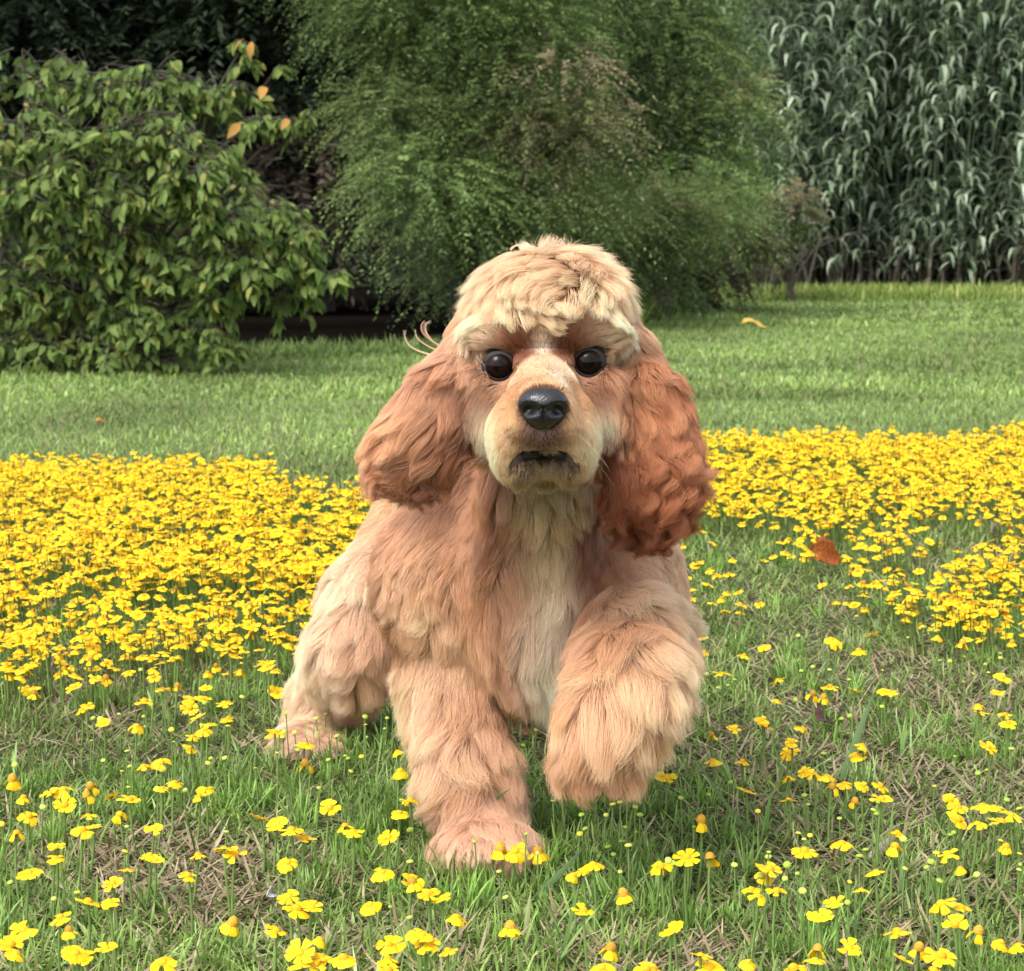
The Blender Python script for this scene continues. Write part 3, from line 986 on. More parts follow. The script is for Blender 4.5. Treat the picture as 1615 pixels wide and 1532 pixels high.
# flowers in front of the paws and beside them
special = []
for (u, v, Y, kind, lab) in ((789, 1340, 1.455, 'old', 'yellow flower with drooping petals and domed centre, left of the pair before the planted paw'),
                             (812, 1342, 1.450, 'new', 'open yellow flower, right one of the pair in front of the planted front paw'),
                             (849, 1345, 1.470, 'old', 'small withered yellow flower just right of the planted front paw'),
                             (481, 1174, 1.80, 'new', 'open yellow flower hiding the toes of the hind paw'),
                             (481, 1206, 1.77, 'old', 'yellow flower standing just below the hind paw'),
                             (433, 1157, 1.86, 'new', 'yellow flower at the left edge of the hind paw')):
    g = at(u, v, Y)
    f = Fl(g[0], g[1], g[2], 0.92, kind)
    special.append((f, lab))


def carpet(x, y):
    """how thickly the flowers stand, 0..1"""
    p = np.stack([x, y], 1)
    far = 4.50 + 0.42 * x + 0.28 * (vnoise(p / 0.35, 61) - 0.5) * 2 - 0.55 * np.exp(-((x + 0.30) / 0.16) ** 2)
    nearL = 1.90 + 0.18 * (vnoise(p / 0.2, 62) - 0.5) * 2
    nearR = 3.05 + 0.25 * (vnoise(p / 0.3, 63) - 0.5) * 2
    w = np.clip((x - 0.0) / 0.25, 0, 1)
    near = nearL * (1 - w) + nearR * w
    d = np.clip((far - y) / 0.10, 0, 1) * np.clip((y - near + 0.15) / 0.65, 0, 1) ** 1.3
    patch = 0.55 * vnoise(p / 0.16, 64) + 0.45 * vnoise(p / 0.06, 65)
    d = d * np.clip(0.42 + 3.0 * (patch - 0.40) + 0.25 * (y - 2.2), 0.06, 1)
    midR = w * np.clip((y - 2.15) / 0.15, 0, 1) * np.clip((3.5 - y) / 0.3, 0, 1) * np.clip((patch - 0.42) * 4, 0, 1) * 0.6
    return np.maximum(d, midR)


nt = 46000
xx, yy = scatter(nt, 1.9, 5.6, power=1.0, margin=1.5)
k = rng.random(nt) < carpet(xx, yy)
xx, yy = xx[k], yy[k]
# flowers lean together in small heads
off = rng.normal(0, 0.012, (len(xx), 2))
xx, yy = xx + off[:, 0], yy + off[:, 1]
inside = ((xx + 0.11) / 0.17) ** 2 + ((yy - 1.75) / 0.30) ** 2 < 1
wide = [Fl(x, y, rng.uniform(0.032, 0.066), rng.uniform(0.52, 0.80)) for x, y in zip(xx[~inside], yy[~inside])]


def in_view(f):
    u, v = pix(np.array([f.x, f.y, f.z]))
    return -5 < u < 1620 and v < 1540


wide.sort(key=lambda f: (not in_view(f), f.y))
single = wide[:300 - len(flowers) - len(special)]
rest = wide[len(single):]


def stem_of(f, parent):
    o = obj('stem', stem_data, parent)
    o.location = (0, 0, f.z)
    o.rotation_euler = (0, 0, f.rz * 1.7)
    hgt = f.z + 0.003
    o.scale = (0.09, 0.09, hgt)
    return o


m8 = {}


def build_flower(f, label, group, full):
    root = empty('yellow_flower', (f.x, f.y, float(gz(f.x, f.y))))
    tag(root, label, 'flower', group)
    stem_of(f, root)
    M0 = Matrix.Translation((0, 0, f.z)) @ f.matrix()
    rd = (0.0034, 0.0036, 0.0040, 0.0038)[f.disc]
    if full:
        o = obj('disc', disc_data[f.disc][0], root)
        o.matrix_local = M0
        for (a, k, sc) in f.pet:
            o = obj('petal', petal_data[k][0], root)
            o.matrix_local = M0 @ Matrix.Rotation(a, 4, 'Z') @ Matrix.Translation((rd * 0.8, 0, 0.0002)) @ Matrix.Scale(sc, 4)
    else:
        a_ = Acc()
        bake(a_, f, np.array(M0))
        me = mesh('flower_head', np.concatenate(a_.v), [np.concatenate(a_.q), np.concatenate(a_.t)], m_petal, np.concatenate(a_.c), True)
        obj('flower_head', me, root)


def bake(a_, f, M):
    rd = (0.0034, 0.0036, 0.0040, 0.0038)[f.disc]
    _, V, Q, T, c = disc_data[f.disc]
    a_.add(V @ M[:3, :3].T + M[:3, 3], q=Q, t=T, c=c)
    for (a, k, sc) in f.pet:
        _, V, Q, T, c = petal_data[k]
        ca_, sa_ = math.cos(a), math.sin(a)
        W = V * sc + np.array([rd * 0.8, 0, 0.0002])
        W = np.stack([W[:, 0] * ca_ - W[:, 1] * sa_, W[:, 0] * sa_ + W[:, 1] * ca_, W[:, 2]], 1)
        a_.add(W @ M[:3, :3].T + M[:3, 3], q=Q, t=T, c=c)


for f, lab in special:
    build_flower(f, lab, None, True)
def where(f):
    u, v = pix(np.array([f.x, f.y, f.z]))
    if v < 1160:
        return 'behind and left of the hind paw' if u < 700 else 'on the straw patch right of the lifted paw'
    if u < 330:
        return 'in the turf at the lower left corner' if v > 1330 else 'in the loose clump left of the hind paw'
    if u < 640:
        return 'between the hind paw and the planted front paw' if v < 1380 else 'in the nearest turf left of the planted front paw'
    if u < 1000:
        return 'in the turf just below the planted front paw'
    if u < 1330:
        return 'in the turf beneath the lifted paw and right of it' if v < 1340 else 'in the nearest turf right of the planted front paw'
    return 'in the turf at the lower right corner' if v > 1340 else 'in the row of clumps at the right edge below the straw patch'


for f in flowers:
    w_ = where(f)
    if f.old:
        build_flower(f, 'fading yellow flower with swept-back petals ' + w_.replace('in the row of clumps at the right edge', 'at the right edge').replace('in the turf beneath the lifted paw and right of it', 'beneath the lifted paw or right of it'), 'fading yellow flowers ' + w_, True)
    else:
        build_flower(f, 'open yellow flower ' + w_, 'open yellow flowers ' + w_, True)
for f in single:
    build_flower(f, 'small yellow flower at the near fringe of the yellow carpet ' + ('left' if f.x < -0.1 else 'right') + ' of the dog', 'yellow flowers at the fringe of the carpet ' + ('left' if f.x < -0.1 else 'right') + ' of the dog', False)
a_ = Acc()
for f in rest:
    M = np.array(Matrix.Translation((f.x, f.y, f.z + float(gz(f.x, f.y)))) @ f.matrix())
    bake(a_, f, M)
    z0 = float(gz(f.x, f.y))
    zs = np.linspace(0, 1, 3)
    tubes(a_, np.stack([np.full(3, f.x) + 0.004 * (1 - zs), np.full(3, f.y), z0 + zs * f.z], 1), 0.0008, 3, np.array([0.15, 0.235, 0.060]))
me = mesh('flower_carpet', np.concatenate(a_.v), [np.concatenate(a_.q), np.concatenate(a_.t)], m_petal, np.concatenate(a_.c), True)
tag(obj('flower_carpet', me), 'dense carpet of yellow wildflowers across the field', kind='stuff')

# pale green unopened buds on thread-like stalks
m_bud = mat_attr('flower_bud', 0.6, 0.25)
V, Q, T = dome_geo(0.0033, 0.0016, 3, 9)
V2 = V * np.array([1, 1, -0.8])
bud_me = []
for c in ((0.30, 0.40, 0.05), (0.40, 0.48, 0.08), (0.55, 0.48, 0.04)):
    bud_me.append(mesh('bud_head', np.concatenate([V, V2]), [np.concatenate([Q, Q[:, ::-1] + len(V)]), np.concatenate([T, T[:, ::-1] + len(V)])], m_bud, np.broadcast_to(np.array(c), (2 * len(V), 3)), True))
nt = 900
xx, yy = scatter(nt, 1.30, 2.5, power=1.9, margin=1.0)
den = vnoise(np.stack([xx, yy], 1) / 0.17, 71)
ord_ = [i for i in range(nt) if rng.random() < np.clip((den[i] - 0.2) * 1.9, 0.1, 1) and not (abs(xx[i] + 0.02) < 0.05 and 1.46 < yy[i] < 1.62)]
for i in ord_[:295]:
    x, y = xx[i], yy[i]
    z = rng.uniform(0.028, 0.052)
    root = empty('flower_bud', (x, y, float(gz(x, y))))
    tag(root, 'tiny pale green flower bud on a thread-like stalk in the near turf', 'flower bud', 'pale green buds in the near turf')
    o = obj('bud_head', bud_me[rng.choice(3, p=[.4, .4, .2])], root)
    o.location = (0, 0, z)
    o.rotation_euler = (rng.normal(0.2, 0.25), rng.normal(0, 0.25), 0)
    sc = rng.uniform(0.5, 0.95)
    o.scale = (sc, sc, sc)
    o = obj('stem', stem_data, root)
    o.location = (0, 0, z)
    o.rotation_euler = (0, 0, rng.uniform(0, 6.28))
    o.scale = (0.055, 0.055, z + 0.003)

# ================================================================== SMALL THINGS IN THE TURF
m_dry = mat_attr('dry_leaf', 0.7, 0.2, trans=0.15, noise=0.5, nscale=220)


def dry_leaf(u, v, z, size, col, label, rz, rx, curl=0.5, aspect=0.7):
    n1, n2 = 11, 7
    s_, t_ = np.meshgrid(np.linspace(0, 1, n1), np.linspace(-1, 1, n2))
    wd = np.sin(np.pi * s_ ** 0.8) ** 0.8 * aspect * 0.5 + 0.02
    wd = wd * (1 + 0.14 * np.sin(s_ * 21) * np.abs(t_))
    V = np.stack([(s_ - 0.5), t_ * wd, curl * (np.abs(t_) ** 1.5) * wd * 0.9 + 0.10 * np.sin(s_ * 5) + 0.04 * np.sin(t_ * 7 + s_ * 9)], -1).reshape(-1, 3) * size
    i, j = np.meshgrid(np.arange(n2 - 1), np.arange(n1 - 1), indexing='ij')
    Q = np.stack([i * n1 + j, i * n1 + j + 1, (i + 1) * n1 + j + 1, (i + 1) * n1 + j], -1).reshape(-1, 4)
    c = np.array(col) * (0.7 + 0.6 * vnoise(V / (0.16 * size), 77))[:, None]
    o = obj('dry_leaf', mesh('dry_leaf', V, Q, m_dry, c, True), None, on_ground(u, v, z))
    o.rotation_euler = (rx, 0.1, rz)
    md = o.modifiers.new('thickness', 'SOLIDIFY')
    md.thickness = 0.0006
    tag(o, label, 'leaf')
    return o


dry_leaf(1300, 880, 0.025, 0.055, (0.30, 0.085, 0.018), 'curled rust-brown dry leaf lying among the yellow flowers right of the dog', 0.2, 0.9, 0.9, 0.8)
dry_leaf(1297, 1134, 0.018, 0.022, (0.13, 0.07, 0.06), 'small dark purplish-brown dry leaf on the straw patch', 0.6, 0.7, 0.6, 0.8)
dry_leaf(428, 1410, 0.020, 0.016, (0.50, 0.50, 0.48), 'small pale grey shrivelled leaf scrap in the near turf', 1.3, 0.9, 0.8, 0.5)
dry_leaf(158, 664, 0.02, 0.028, (0.50, 0.25, 0.05), 'single orange fallen leaf on the lawn beyond the flower carpet', 0.5, 0.4, 0.4, 0.6)
dry_leaf(1190, 512, 0.05, 0.16, (0.50, 0.36, 0.08), 'yellowish dead leaf patch on the far lawn near the reeds', 0.1, 0.3, 0.3, 0.5)


def long_blade(pts, w, col, label):
    """one long broad grass blade along 3D points"""
    P = np.array(pts, float)
    t_ = np.linspace(0, 1, 10)[:, None]
    B = P[0] * (1 - t_) ** 2 + 2 * P[1] * t_ * (1 - t_) + P[2] * t_ ** 2
    tg = unit(np.gradient(B, axis=0))
    sd = unit(np.cross(tg, np.array([0.15, -1, 0.35])))
    hw = w * 0.5 * np.array([.8, 1, 1, .98, .92, .82, .68, .5, .28, .03])[:, None]
    cr = unit(np.cross(sd, tg)) * hw * 0.35
    V = np.stack([B - sd * hw, B + cr, B + sd * hw], 1).reshape(-1, 3)
    Q = np.array([q for k in range(9) for q in ((3 * k, 3 * k + 3, 3 * k + 4, 3 * k + 1), (3 * k + 1, 3 * k + 4, 3 * k + 5, 3 * k + 2))])
    o = obj('grass_blade', mesh('grass_blade', V - P[0], Q, m_blade, np.broadcast_to(np.array(col), (len(V), 3)), True), None, P[0])
    tag(o, label, 'grass blade')


def gp(u, v, Y):
    return at(u, v, Y)


gb = on_ground(706, 1342)
long_blade([gb, gp(735, 1290, gb[1] - .02), gp(806, 1243, gb[1] - .03)], 0.0058, (0.085, 0.170, 0.040), 'dark green grass blade rising across the fur of the planted front leg')
gb = on_ground(842, 1420)
long_blade([gb, gp(878, 1385, gb[1] - .01), gp(926, 1331, gb[1] + .03)], 0.0052, (0.120, 0.200, 0.075), 'grey-green grass blade with a pale tip slanting right of the planted front paw')
gb = on_ground(828, 1482)
long_blade([gb, gp(832, 1440, gb[1]), gp(838, 1400, gb[1] + .02)], 0.0036, (0.30, 0.34, 0.14), 'pale upright grass blade below the planted front paw')
gb = on_ground(1328, 1235)
long_blade([gb, gp(1352, 1160, gb[1] + .02), gp(1378, 1092, gb[1] + .06)], 0.0075, (0.15, 0.23, 0.085), 'broad grey-green grass blade standing on the straw patch')
gb = on_ground(1205, 1318)
long_blade([gb, gp(1210, 1280, gb[1]), gp(1217, 1248, gb[1] + .01)], 0.0045, (0.14, 0.27, 0.06), 'bright green upright grass blade right of the lifted paw')
gb = on_ground(1190, 1322)
long_blade([gb, gp(1140, 1270, gb[1]), gp(1094, 1188, gb[1] + .03)], 0.0036, (0.12, 0.20, 0.06), 'thin green blade leaning left beside the lifted paw')
gb = on_ground(545, 1275)
long_blade([gb, gp(562, 1300, gb[1] - .05), gp(575, 1330, gb[1] - .10)], 0.0062, (0.11, 0.21, 0.055), 'broad green blade bending forwards left of the planted front leg')
gb = on_ground(1372, 1358)
long_blade([gb, gp(1392, 1335, gb[1]), gp(1420, 1312, gb[1] + .04)], 0.009, (0.52, 0.42, 0.32), 'pale dead blade lying in the turf at right')
# ================================================================== THE DOG
# body: one continuous surface grown from blended ellipsoids and tapered limbs (signed distance field)
PR = []                                     # primitives


def ell(u, v, Y, r, roll=0.0, blend=0.012):
    PR.append(('e', at(u, v, Y), np.array(r, float), roll, blend))


def limb(pts, blend=0.016):
    for (a, b) in zip(pts[:-1], pts[1:]):
        PR.append(('c', at(*a[:3]), at(*b[:3]), a[3], b[3], blend))


# torso, from the rump forwards (the hind part swings out to the viewer's left)
ell(735, 755, 1.97, (0.070, 0.075, 0.076), blend=0.03)
limb([(735, 760, 1.97, 0.066), (780, 770, 1.82, 0.072), (835, 800, 1.66, 0.080)], 0.03)
ell(832, 915, 1.625, (0.080, 0.068, 0.090), blend=0.024)
ell(848, 960, 1.575, (0.046, 0.050, 0.060), blend=0.02)
# neck
limb([(862, 600, 1.55, 0.048), (852, 760, 1.555, 0.040), (842, 860, 1.575, 0.052)], 0.014)
# head
ell(862, 500, 1.485, (0.053, 0.066, 0.045))
ell(790, 524, 1.450, (0.022, 0.022, 0.015))
ell(926, 519, 1.450, (0.022, 0.022, 0.015))
limb([(857, 606, 1.445, 0.029), (857, 632, 1.402, 0.0235), (857, 650, 1.366, 0.0220)], 0.008)
ell(813, 698, 1.394, (0.0172, 0.029, 0.030), roll=0.16, blend=0.009)
ell(902, 694, 1.394, (0.0172, 0.029, 0.030), roll=-0.16, blend=0.009)
ell(857, 674, 1.366, (0.024, 0.017, 0.012), blend=0.008)
ell(784, 640, 1.440, (0.021, 0.026, 0.032), blend=0.008)
ell(933, 636, 1.440, (0.021, 0.026, 0.032), blend=0.008)
ell(858, 724, 1.408, (0.023, 0.026, 0.010), blend=0.006)
ell(858, 705, 1.450, (0.030, 0.030, 0.026))
# ears
ell(742, 545, 1.487, (0.017, 0.018, 0.030), roll=-0.35, blend=0.014)
ell(708, 602, 1.462, (0.0165, 0.010, 0.042), roll=-0.42, blend=0.008)
ell(678, 655, 1.446, (0.024, 0.012, 0.042), roll=-0.42, blend=0.02)
ell(660, 706, 1.438, (0.029, 0.011, 0.028), roll=-0.40, blend=0.02)
ell(980, 545, 1.490, (0.017, 0.018, 0.030), roll=0.35, blend=0.014)
ell(1016, 604, 1.474, (0.0175, 0.012, 0.045), roll=0.30, blend=0.008)
ell(1028, 684, 1.452, (0.028, 0.014, 0.048), roll=0.12, blend=0.02)
ell(1022, 765, 1.442, (0.030, 0.014, 0.036), roll=0.0, blend=0.02)
# fore leg on the ground
ell(700, 900, 1.625, (0.048, 0.05, 0.062), blend=0.02)
limb([(690, 915, 1.62, 0.042), (708, 1030, 1.63, 0.037), (738, 1200, 1.575, 0.0285), (758, 1300, 1.555, 0.0255)], 0.016)
ell(766, 1335, 1.525, (0.029, 0.042, 0.021), blend=0.012)
for k in (-1, -0.33, 0.33, 1):
    ell(768 + 36 * k, 1348, 1.488 + 0.006 * abs(k), (0.0092, 0.015, 0.010), blend=0.005)
# fore leg lifted: forearm forwards, paw hanging
ell(978, 925, 1.61, (0.046, 0.05, 0.060), blend=0.02)
limb([(985, 940, 1.59, 0.038), (1000, 1015, 1.52, 0.034), (994, 1065, 1.455, 0.0315), (974, 1112, 1.437, 0.0275), (956, 1156, 1.437, 0.0245)], 0.016)
ell(950, 1180, 1.435, (0.021, 0.019, 0.019), blend=0.012)
for k in (-1, -0.33, 0.33, 1):
    ell(950 + 30 * k, 1200 - 6 * abs(k), 1.424, (0.0085, 0.011, 0.013), blend=0.005)
# hind legs
limb([(672, 838, 1.95, 0.052), (600, 945, 1.93, 0.043), (562, 1020, 1.905, 0.036), (525, 1100, 1.97, 0.0285), (498, 1158, 1.94, 0.025)], 0.02)
ell(482, 1176, 1.895, (0.027, 0.042, 0.018), blend=0.012)
for k in (-1, -0.33, 0.33, 1):
    ell(482 + 26 * k, 1181, 1.862 + 0.006 * abs(k), (0.0088, 0.014, 0.0095), blend=0.005)
limb([(775, 830, 2.0, 0.060), (812, 960, 2.0, 0.044), (832, 1060, 1.99, 0.034), (838, 1110, 2.05, 0.026), (840, 1150, 2.02, 0.024)], 0.02)
ell(840, 1163, 1.985, (0.026, 0.040, 0.018), blend=0.012)
# docked tail
limb([(690, 690, 2.03, 0.022), (680, 660, 2.08, 0.015)], 0.015)


def prim_sdf(p, X):
    if p[0] == 'e':
        _, c, r, roll, k = p
        q = X - c
        if roll:
            cr, sr = math.cos(roll), math.sin(roll)
            q = np.stack([q[..., 0] * cr + q[..., 2] * sr, q[..., 1], -q[..., 0] * sr + q[..., 2] * cr], -1)
        k0 = np.linalg.norm(q / r, axis=-1)
        k1 = np.linalg.norm(q / (r * r), axis=-1)
        return k0 * (k0 - 1.0) / np.maximum(k1, 1e-6)
    _, a, b, ra, rb, k = p
    ab = b - a
    t = np.clip(((X - a) @ ab) / (ab @ ab), 0, 1)
    return np.linalg.norm(X - a - t[..., None] * ab, axis=-1) - (ra + (rb - ra) * t)


def body_sdf(X):
    d = np.full(X.shape[:-1], 1.0)
    for p in PR:
        e = prim_sdf(p, X)
        k = p[-1]
        h = np.maximum(k - np.abs(d - e), 0.0) / k
        d = np.minimum(d, e) - h * h * k * 0.25
    return d


VOX = 0.0042
lo = np.array([-0.28, 1.26, -0.012])
hi = np.array([0.22, 2.18, 0.53])
dim = np.ceil((hi - lo) / VOX).astype(int) + 1
axes = [lo[i] + VOX * np.arange(dim[i]) for i in range(3)]
D = np.full(dim, 1.0)
for p in PR:                                # each primitive only near itself
    k = p[-1]
    if p[0] == 'e':
        b0, b1 = p[1] - p[2].max(), p[1] + p[2].max()
    else:
        b0, b1 = np.minimum(p[1] - p[3], p[2] - p[4]), np.maximum(p[1] + p[3], p[2] + p[4])
    i0 = np.clip(np.floor((b0 - 0.05 - lo) / VOX).astype(int), 0, dim - 1)
    i1 = np.clip(np.ceil((b1 + 0.05 - lo) / VOX).astype(int) + 1, 1, dim)
    sl = tuple(slice(a, b) for a, b in zip(i0, i1))
    X = np.stack(np.meshgrid(*[axes[i][sl[i]] for i in range(3)], indexing='ij'), -1)
    e = prim_sdf(p, X)
    d = D[sl]
    h = np.maximum(k - np.abs(d - e), 0.0) / k
    D[sl] = np.minimum(d, e) - h * h * k * 0.25

GR = np.stack(np.gradient(D, VOX), -1).astype(np.float32)


def samp(F, X):
    """trilinear lookup of the grid field F at points X (N, 3)"""
    g = np.clip((X - lo) / VOX, 0, np.array(dim) - 1.001)
    i = g.astype(int)
    f = g - i
    out = 0
    for dx in (0, 1):
        for dy in (0, 1):
            for dz in (0, 1):
                w = (f[:, 0] if dx else 1 - f[:, 0]) * (f[:, 1] if dy else 1 - f[:, 1]) * (f[:, 2] if dz else 1 - f[:, 2])
                val = F[i[:, 0] + dx, i[:, 1] + dy, i[:, 2] + dz]
                out = out + (w[:, None] * val if val.ndim == 2 else w * val)
    return out


def hit(u, v):
    """first point of the dog's skin along the ray through photo pixel (u, v), or None"""
    d = ray(u, v)
    Y = np.arange(1.27, 2.15, 0.0015)
    X = np.array([0, 0, H]) + d[None] * (Y / d[1])[:, None]
    ins = np.all((X > lo + VOX) & (X < hi - VOX), axis=1)
    s = np.where(ins, samp(D, X), 1.0)
    k = np.argmax(s < 0)
    return X[k] if s[k] < 0 else None


# eye sockets are carved into the field
EYES = []
for (u, v) in ((787, 577), (928, 571)):
    h0 = hit(u, v)
    EYES.append(h0 + unit(h0 - np.array([0, 0, H])) * 0.0066)
ER = 0.0116
Xg = np.stack(np.meshgrid(*axes, indexing='ij'), -1)
for e in EYES:
    D = np.maximum(D, -(np.linalg.norm(Xg - e, axis=-1) - ER - 0.0008))
    g = unit(np.array([0, 0, H]) - e)
    D = np.maximum(D, -prim_sdf(('c', e + g * 0.004, e + g * 0.03, ER * 0.92, ER * 1.25, 0), Xg))
MOUTH = np.array([hit(857 + 45 * x, 711 + 17 * x * x) for x in np.linspace(-1, 1, 13)])
for a, b in zip(MOUTH[:-1], MOUTH[1:]):     # the slit under the upper lip
    D = np.maximum(D, -prim_sdf(('c', a, b, 0.0074 - 0.003 * abs(a[0] - MOUTH[6, 0]) / 0.02, 0.0074 - 0.003 * abs(b[0] - MOUTH[6, 0]) / 0.02, 0), Xg))
GR = np.stack(np.gradient(D, VOX), -1).astype(np.float32)
del Xg
NOSE = hit(857, 642) + np.array([0, 0.003, 0])


def surface_nets(D):
    s = D < 0
    c = np.zeros(np.array(D.shape) - 1, int)
    acc = np.zeros(c.shape + (3,))
    cnt = np.zeros(c.shape)
    nx, ny, nz = c.shape
    edges = []
    for ax in range(3):
        for a in (0, 1):
            for b in (0, 1):
                o = [0, 0, 0]
                o1, o2 = [i for i in range(3) if i != ax]
                o[o1], o[o2] = a, b
                e = list(o)
                e[ax] = 1
                d0 = D[o[0]:o[0] + nx, o[1]:o[1] + ny, o[2]:o[2] + nz]
                d1 = D[e[0]:e[0] + nx, e[1]:e[1] + ny, e[2]:e[2] + nz]
                cr = (d0 < 0) != (d1 < 0)
                t = np.where(cr, d0 / np.where(cr, d0 - d1, 1), 0)
                for i in range(3):
                    acc[..., i] += np.where(cr, o[i] + (t if i == ax else 0), 0)
                cnt += cr
    act = cnt > 0
    idx = np.full(c.shape, -1)
    idx[act] = np.arange(act.sum())
    base = np.argwhere(act)
    V = lo + VOX * (base + acc[act] / cnt[act][:, None])
    quads = []
    for ax in range(3):
        o1, o2 = [(1, 2), (2, 0), (0, 1)][ax]
        d0 = np.take(s, range(0, s.shape[ax] - 1), axis=ax)
        d1 = np.take(s, range(1, s.shape[ax]), axis=ax)
        P = np.argwhere(d0 != d1)
        P = P[(P[:, o1] > 0) & (P[:, o2] > 0) & (P[:, o1] < c.shape[o1]) & (P[:, o2] < c.shape[o2])]
        flip = d0[tuple(P.T)]
        q = []
        for (a, b) in ((-1, -1), (0, -1), (0, 0), (-1, 0)):
            Q = P.copy()
            Q[:, o1] += a
            Q[:, o2] += b
            q.append(idx[tuple(Q.T)])
        q = np.stack(q, 1)
        q[~flip] = q[~flip][:, ::-1]
        quads.append(q)
    return V, np.concatenate(quads)


BV, BQ = surface_nets(D)
for _ in range(2):                          # relax the grid facets a little
    a = np.zeros_like(BV)
    n = np.zeros(len(BV))
    for i in range(4):
        np.add.at(a, BQ[:, i], BV[BQ[:, (i + 1) % 4]] + BV[BQ[:, (i + 3) % 4]])
        np.add.at(n, BQ[:, i], 2)
    BV = 0.4 * BV + 0.6 * a / n[:, None]

# ------------------------------------------------------------------ grooming table; some shading of neck, ears and legs is in its colours
# (u, v, depth, flow (right, down, away), length mm, lift, wave mm, waves, root colour, tip colour, sigma mm, density, group)
COAT, TOP, EARL, EARR, CHEST, LEGS, FACE = range(7)
GT = []


def gm(u, v, Y, flow, L, lift, wav, nw, ca, cb, sg, dn, grp, surf=True):
    p = hit(u, v) if surf else None
    if p is None:
        p = at(u, v, Y)
    GT.append((p, np.array([flow[0], flow[2], -flow[1]], float), L * 1e-3, lift, wav * 1e-3, nw, lin(ca), lin(cb), sg * 1e-3, dn, grp))


LT, TN, WH, RU, RD, DK = (246, 202, 162), (232, 174, 132), (242, 216, 184), (200, 126, 76), (176, 98, 54), (112, 56, 30)
# --- topknot
gm(885, 402, 1.47, (.6, -.1, -.5), 30, 0.4, 3, 0.60, TN, LT, 14, 1.2, TOP)
gm(845, 410, 1.46, (-.4, .2, -.7), 36, 0.4, 3, 0.60, TN, LT, 14, 1.2, TOP)
gm(805, 425, 1.46, (-.6, .6, -.35), 34, 0.42, 3, 0.66, TN, LT, 13, 1.2, TOP)
gm(765, 455, 1.46, (-.25, 1, -.15), 30, 0.3, 4, 0.72, (222, 165, 105), LT, 13, 1.2, TOP)
gm(935, 425, 1.47, (.65, .5, -.25), 38, 0.38, 3, 0.60, TN, LT, 14, 1.2, TOP)
gm(970, 460, 1.48, (.25, 1, -.1), 30, 0.3, 3, 0.72, (222, 160, 115), LT, 13, 1.2, TOP)
gm(860, 440, 1.43, (-.55, .75, -.35), 30, 0.42, 4, 0.66, TN, LT, 12, 1.2, TOP)
gm(900, 450, 1.43, (-.5, .6, -.45), 28, 0.42, 5, 0.72, (224, 165, 115), LT, 12, 1.2, TOP)
gm(800, 470, 1.43, (.75, .6, -.3), 23, 0.36, 4, 0.72, TN, (250, 222, 180), 11, 1.2, TOP)
gm(840, 482, 1.42, (.8, .45, -.25), 17, 0.36, 2.5, 0.66, TN, (246, 218, 176), 10, 1.3, TOP)
gm(868, 492, 1.42, (.75, -.25, -.45), 18, 0.36, 2, 0.60, (224, 170, 115), (246, 214, 168), 9, 1.3, TOP)
gm(925, 475, 1.43, (1, .05, -.3), 26, 0.36, 3, 0.60, TN, (250, 226, 190), 11, 1.2, TOP)
gm(870, 430, 1.52, (0, -.3, 1), 36, 0.42, 3, 0.60, TN, LT, 20, 1.0, TOP, False)
# brows: pale locks sweeping outwards and down
gm(760, 505, 1.45, (-.8, .5, -.2), 22, 0.4, 1.6, 0.54, (240, 204, 160), WH, 10, 1.4, TOP)
gm(742, 545, 1.46, (-.35, 1, -.1), 20, 0.35, 1, 0.54, (240, 210, 172), WH, 9, 1.4, TOP)
gm(765, 535, 1.44, (-.9, .3, -.15), 13, 0.35, 0.5, 0.48, (236, 204, 164), WH, 8, 1.5, TOP)
gm(958, 500, 1.45, (.85, .3, -.3), 25, 0.42, 1.6, 0.54, (240, 204, 160), WH, 10, 1.4, TOP)
gm(980, 535, 1.46, (.35, 1, -.1), 20, 0.35, 1, 0.54, (240, 210, 172), WH, 9, 1.4, TOP)
gm(952, 532, 1.44, (.9, .3, -.1), 13, 0.35, 0.5, 0.48, (236, 204, 164), WH, 8, 1.5, TOP)
# --- face
gm(806, 522, 1.42, (-.5, -.8, 0), 8, .3, .3, 1, (126, 66, 32), (172, 98, 50), 9, 2.6, FACE)
gm(830, 545, 1.42, (.1, -.9, .1), 7, .25, .3, 1, (110, 60, 34), (160, 94, 52), 6.5, 2.6, FACE)
gm(788, 548, 1.42, (-.7, -.5, 0), 7, .25, .3, 1, (136, 76, 42), (190, 118, 66), 5, 2.6, FACE)
gm(908, 515, 1.42, (.5, -.8, 0), 8, .3, .3, 1, (126, 66, 32), (176, 100, 52), 9, 2.6, FACE)
gm(886, 543, 1.42, (-.1, -.9, .1), 7, .25, .3, 1, (110, 60, 34), (160, 94, 52), 6.5, 2.6, FACE)
gm(928, 545, 1.42, (.7, -.5, 0), 7, .25, .3, 1, (130, 72, 38), (180, 108, 60), 5, 2.6, FACE)
gm(856, 548, 1.42, (0, -1, .3), 7, .25, .3, 1, (236, 206, 180), (248, 234, 218), 4.6, 2.8, FACE)
gm(856, 572, 1.41, (0, -.9, .5), 7, .28, .3, 1, (220, 166, 126), (240, 200, 168), 6, 2.8, FACE)
gm(835, 590, 1.39, (-.5, -.7, .5), 7, .3, .3, 1, (214, 158, 112), (238, 194, 152), 6, 2.8, FACE)
gm(882, 585, 1.39, (.5, -.7, .5), 7, .3, .3, 1, (224, 180, 148), (244, 214, 186), 6, 2.8, FACE)
gm(884, 604, 1.375, (.3, -.4, .8), 5, .22, .2, 1, (226, 188, 158), (240, 212, 190), 3.6, 3.0, FACE)
